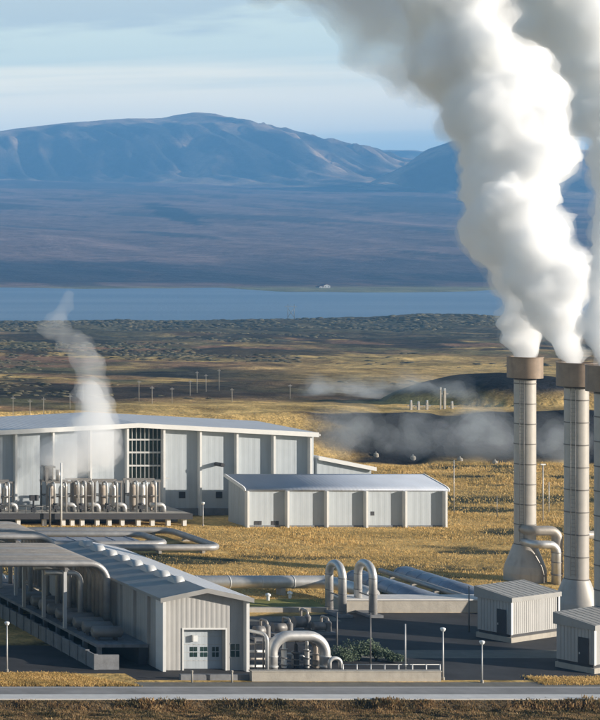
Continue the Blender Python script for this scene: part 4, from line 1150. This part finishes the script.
def plume(lb, axis, Y, drift, seed, voxel=.55, amp=1.0, scale=2.5):
    sp = axis_spheres(axis, Y, drift, seed)
    zlow = ZA(axis[0][1], Y)
    g = lambda f, add: [(c, r_ * (f if c.z > zlow + 1.5 else min(f, 1.0)) + (add if c.z > zlow + 3 else 0)) for c, r_ in sp]
    o = hull('steam_plume', g(1.04, .25), voxel * 1.25, amp * 1.1, scale, seed, vm_veil)
    tag(o, lb, 'steam', 'steam plumes over the stacks')
    hull('steam_body', g(.95, 0), voxel, amp * 1.35, scale * .9, seed + 1, vm_body, o)
    hull('steam_core', g(.84, -.1), voxel, amp * 1.5, scale * .8, seed + 2, vm_core, o)
plume('tall white steam plume rising from the left stack', [(524.5, 359, 17), (523, 345, 19), (522, 335, 23), (526, 318, 28), (529, 292, 35), (524, 267, 45), (516, 228, 53), (510, 206, 60), (521, 170, 55), (524, 128, 60), (520, 100, 66), (508, 50, 80), (498, 0, 94), (490, -70, 110)], 254, 2, 2)
plume('white steam plume rising from the middle stack', [(574.5, 365, 16), (573, 350, 19), (572, 340, 22), (574, 318, 34), (577, 300, 42), (576, 270, 54), (566, 240, 54), (563, 205, 50), (578, 170, 60), (586, 128, 68), (588, 90, 70), (580, 50, 68), (572, 0, 66), (575, -70, 80)], 228, 22, 5)
plume('steam plume of the right stack, its dark puff in the top right corner', [(608, 368, 15), (608, 345, 21), (613, 310, 27), (620, 280, 29), (628, 255, 27), (642, 225, 34), (650, 180, 40), (650, 130, 46), (645, 85, 50), (634, 50, 56), (626, 15, 60), (622, -60, 70)], 206, 8, 9)
def puffs(lst, Y, yj, seed):
    rng = random.Random(seed)
    return [(Vector((XA(x, Y), Y + rng.uniform(-yj, yj), ZA(y, Y))), r_ * Y / F) for x, y, r_ in lst]
rng = random.Random(77)
cl = [(486, 30, 44), (474, 62, 36), (452, 40, 40), (455, 76, 24), (432, 62, 26), (425, 22, 40), (408, 40, 28), (395, 10, 36), (378, 18, 26), (362, -6, 30), (395, -30, 50), (440, -30, 55), (480, -30, 60), (340, -25, 30), (310, -30, 26), (470, 95, 18)]
cl += [(350, 14, 26), (372, 44, 22), (392, 62, 20), (412, 76, 18), (332, 2, 22), (300, -12, 24), (270, -16, 22), (440, 96, 18), (458, 112, 18)]
cl += [(x + rng.uniform(-16, 16), y + rng.uniform(-14, 14), r_ * rng.uniform(.5, .75)) for x, y, r_ in cl for _ in range(3)]
o = hull('steam_cloud', puffs(cl, 263, 4, 3), .8, 1.5, 4.0, 21, volume_mat('drifting steam', STEAM, 0.075, 0.0)); tag(o, 'grey steam cloud drifting off left from the plume tops', 'steam')
hull('steam_body', [(c, r_ * .72) for c, r_ in puffs(cl, 263, 4, 3)], .8, 1.4, 3.4, 24, volume_mat('drifting steam middle', STEAM, 0.10, 0.0), o)
# small plume at the separators
lo = [(57, 468, 11), (54, 456, 14), (62, 464, 14), (67, 453, 16), (48, 462, 9), (75, 462, 13), (66, 444, 10), (80, 448, 15), (92, 440, 18), (98, 452, 16), (104, 440, 13), (98, 424, 17), (88, 428, 13), (104, 425, 11), (96, 408, 14), (92, 394, 13)]
lo = [(x, y, r_ * 1.45) for x, y, r_ in lo] + [(46, 470, 11), (40, 462, 9), (70, 474, 12), (112, 452, 12), (110, 466, 9), (84, 466, 12)]
o = hull('steam_wisp', puffs(lo, 306, 1.2, 6), .35, .75, 2.2, 31, volume_mat('wispy steam', STEAM, 0.085, 0.0)); tag(o, 'small white steam plume rising from the towered separator', 'steam')
hull('steam_core', [(c, r_ * .72) for c, r_ in puffs(lo, 306, 1.2, 6)], .35, .7, 1.8, 33, volume_mat('wispy steam core', STEAM, 0.2, 0.0), o)
up_ = [(95, 398, 11), (93, 385, 11), (90, 372, 10), (88, 362, 9), (84, 352, 9), (80, 344, 8), (74, 340, 7), (67, 336, 6), (60, 330, 7), (52, 331, 7), (47, 334, 5), (56, 323, 7), (60, 314, 6), (52, 318, 5), (63, 304, 5), (68, 298, 4.5), (82, 356, 10), (96, 366, 9), (66, 344, 7), (44, 328, 6)]
up_ = [(x, y, r_ * 1.5) for x, y, r_ in up_]
o = hull('steam_wisp', puffs(up_, 308, .8, 7), .35, .8, 2.0, 36, volume_mat('thin wispy steam', STEAM, 0.075, 0.0)); tag(o, 'faint upper wisp of the small plume, bending left before the lake', 'steam')
# ground steam on the dark bank
def ground_puffs(lst, seed):
    rng = random.Random(seed); out_ = []
    for x, y, r_ in lst:
        X, Y, z = ground_hit(x, y + r_ * .4)
        for _ in range(6):
            out_.append((Vector((X + rng.uniform(-1, 1) * r_ * .28, Y - 1 + rng.uniform(-1, 1) * 3, z + .5 + rng.uniform(0, 1) * r_ * .3)), r_ * Y / F * rng.uniform(.5, 1.15)))
    return out_
BLUISH = (0.90, 0.96, 1.0)
vg = volume_mat('ground steam', BLUISH, 0.009, 0.0); vg2 = volume_mat('ground steam middle', BLUISH, 0.017, 0.0)
def veil(name, lst, lb, seed, grp=None, core=.62):
    """soft low steam: a wide thin hull with a denser, lower one inside"""
    o = hull(name, ground_puffs([(x, y, r_ * 1.35) for x, y, r_ in lst], seed), .7, .9, 4.5, seed, vg)
    tag(o, lb, 'steam', grp)
    hull('steam_body', ground_puffs([(x, y + 1, r_ * .95) for x, y, r_ in lst], seed), .6, .9, 3.6, seed + 1, vg2, o)
    hull('steam_core', ground_puffs([(x, y + 2, r_ * core) for x, y, r_ in lst], seed), .5, .8, 2.8, seed + 2, vg2, o)
GS = 'ground steam along the dark bank'
veil('ground_steam', [(333, 444, 14), (342, 436, 14), (352, 446, 14), (362, 436, 11), (345, 424, 10)], 'pale ground steam at the left of the dark bank', 41, GS)
veil('ground_steam', [(392, 448, 12), (404, 440, 14), (416, 448, 14), (428, 438, 12), (410, 428, 9)], 'pale ground steam at the middle of the dark bank', 45, GS)
veil('ground_steam', [(458, 448, 14), (470, 438, 15), (484, 450, 16), (498, 444, 16), (474, 424, 11), (490, 432, 12)], 'pale ground steam left of the left stack', 49, GS)
veil('ground_steam', [(543, 450, 13), (554, 440, 13), (556, 456, 11), (565, 448, 12)], 'pale ground steam between left and middle stack', 53, GS)
veil('steam_bank', [(312 + k * 6.5, 392 - 3 * math.sin(k * .5), 7.5 + 1.5 * math.sin(k * 1.3)) for k in range(24)], 'long low bank of steam behind the switchgear posts', 57, None, .8)

# ------------------------------------------------------------------ haze
hz = MB().box(-6200, 20000, -80, 24000, -120, 1150)
hzo = hz.build('haze', volume_mat('haze air', (0.22, 0.56, 1.0), 8.2e-5, 0.0)); hzo['kind'] = 'stuff'
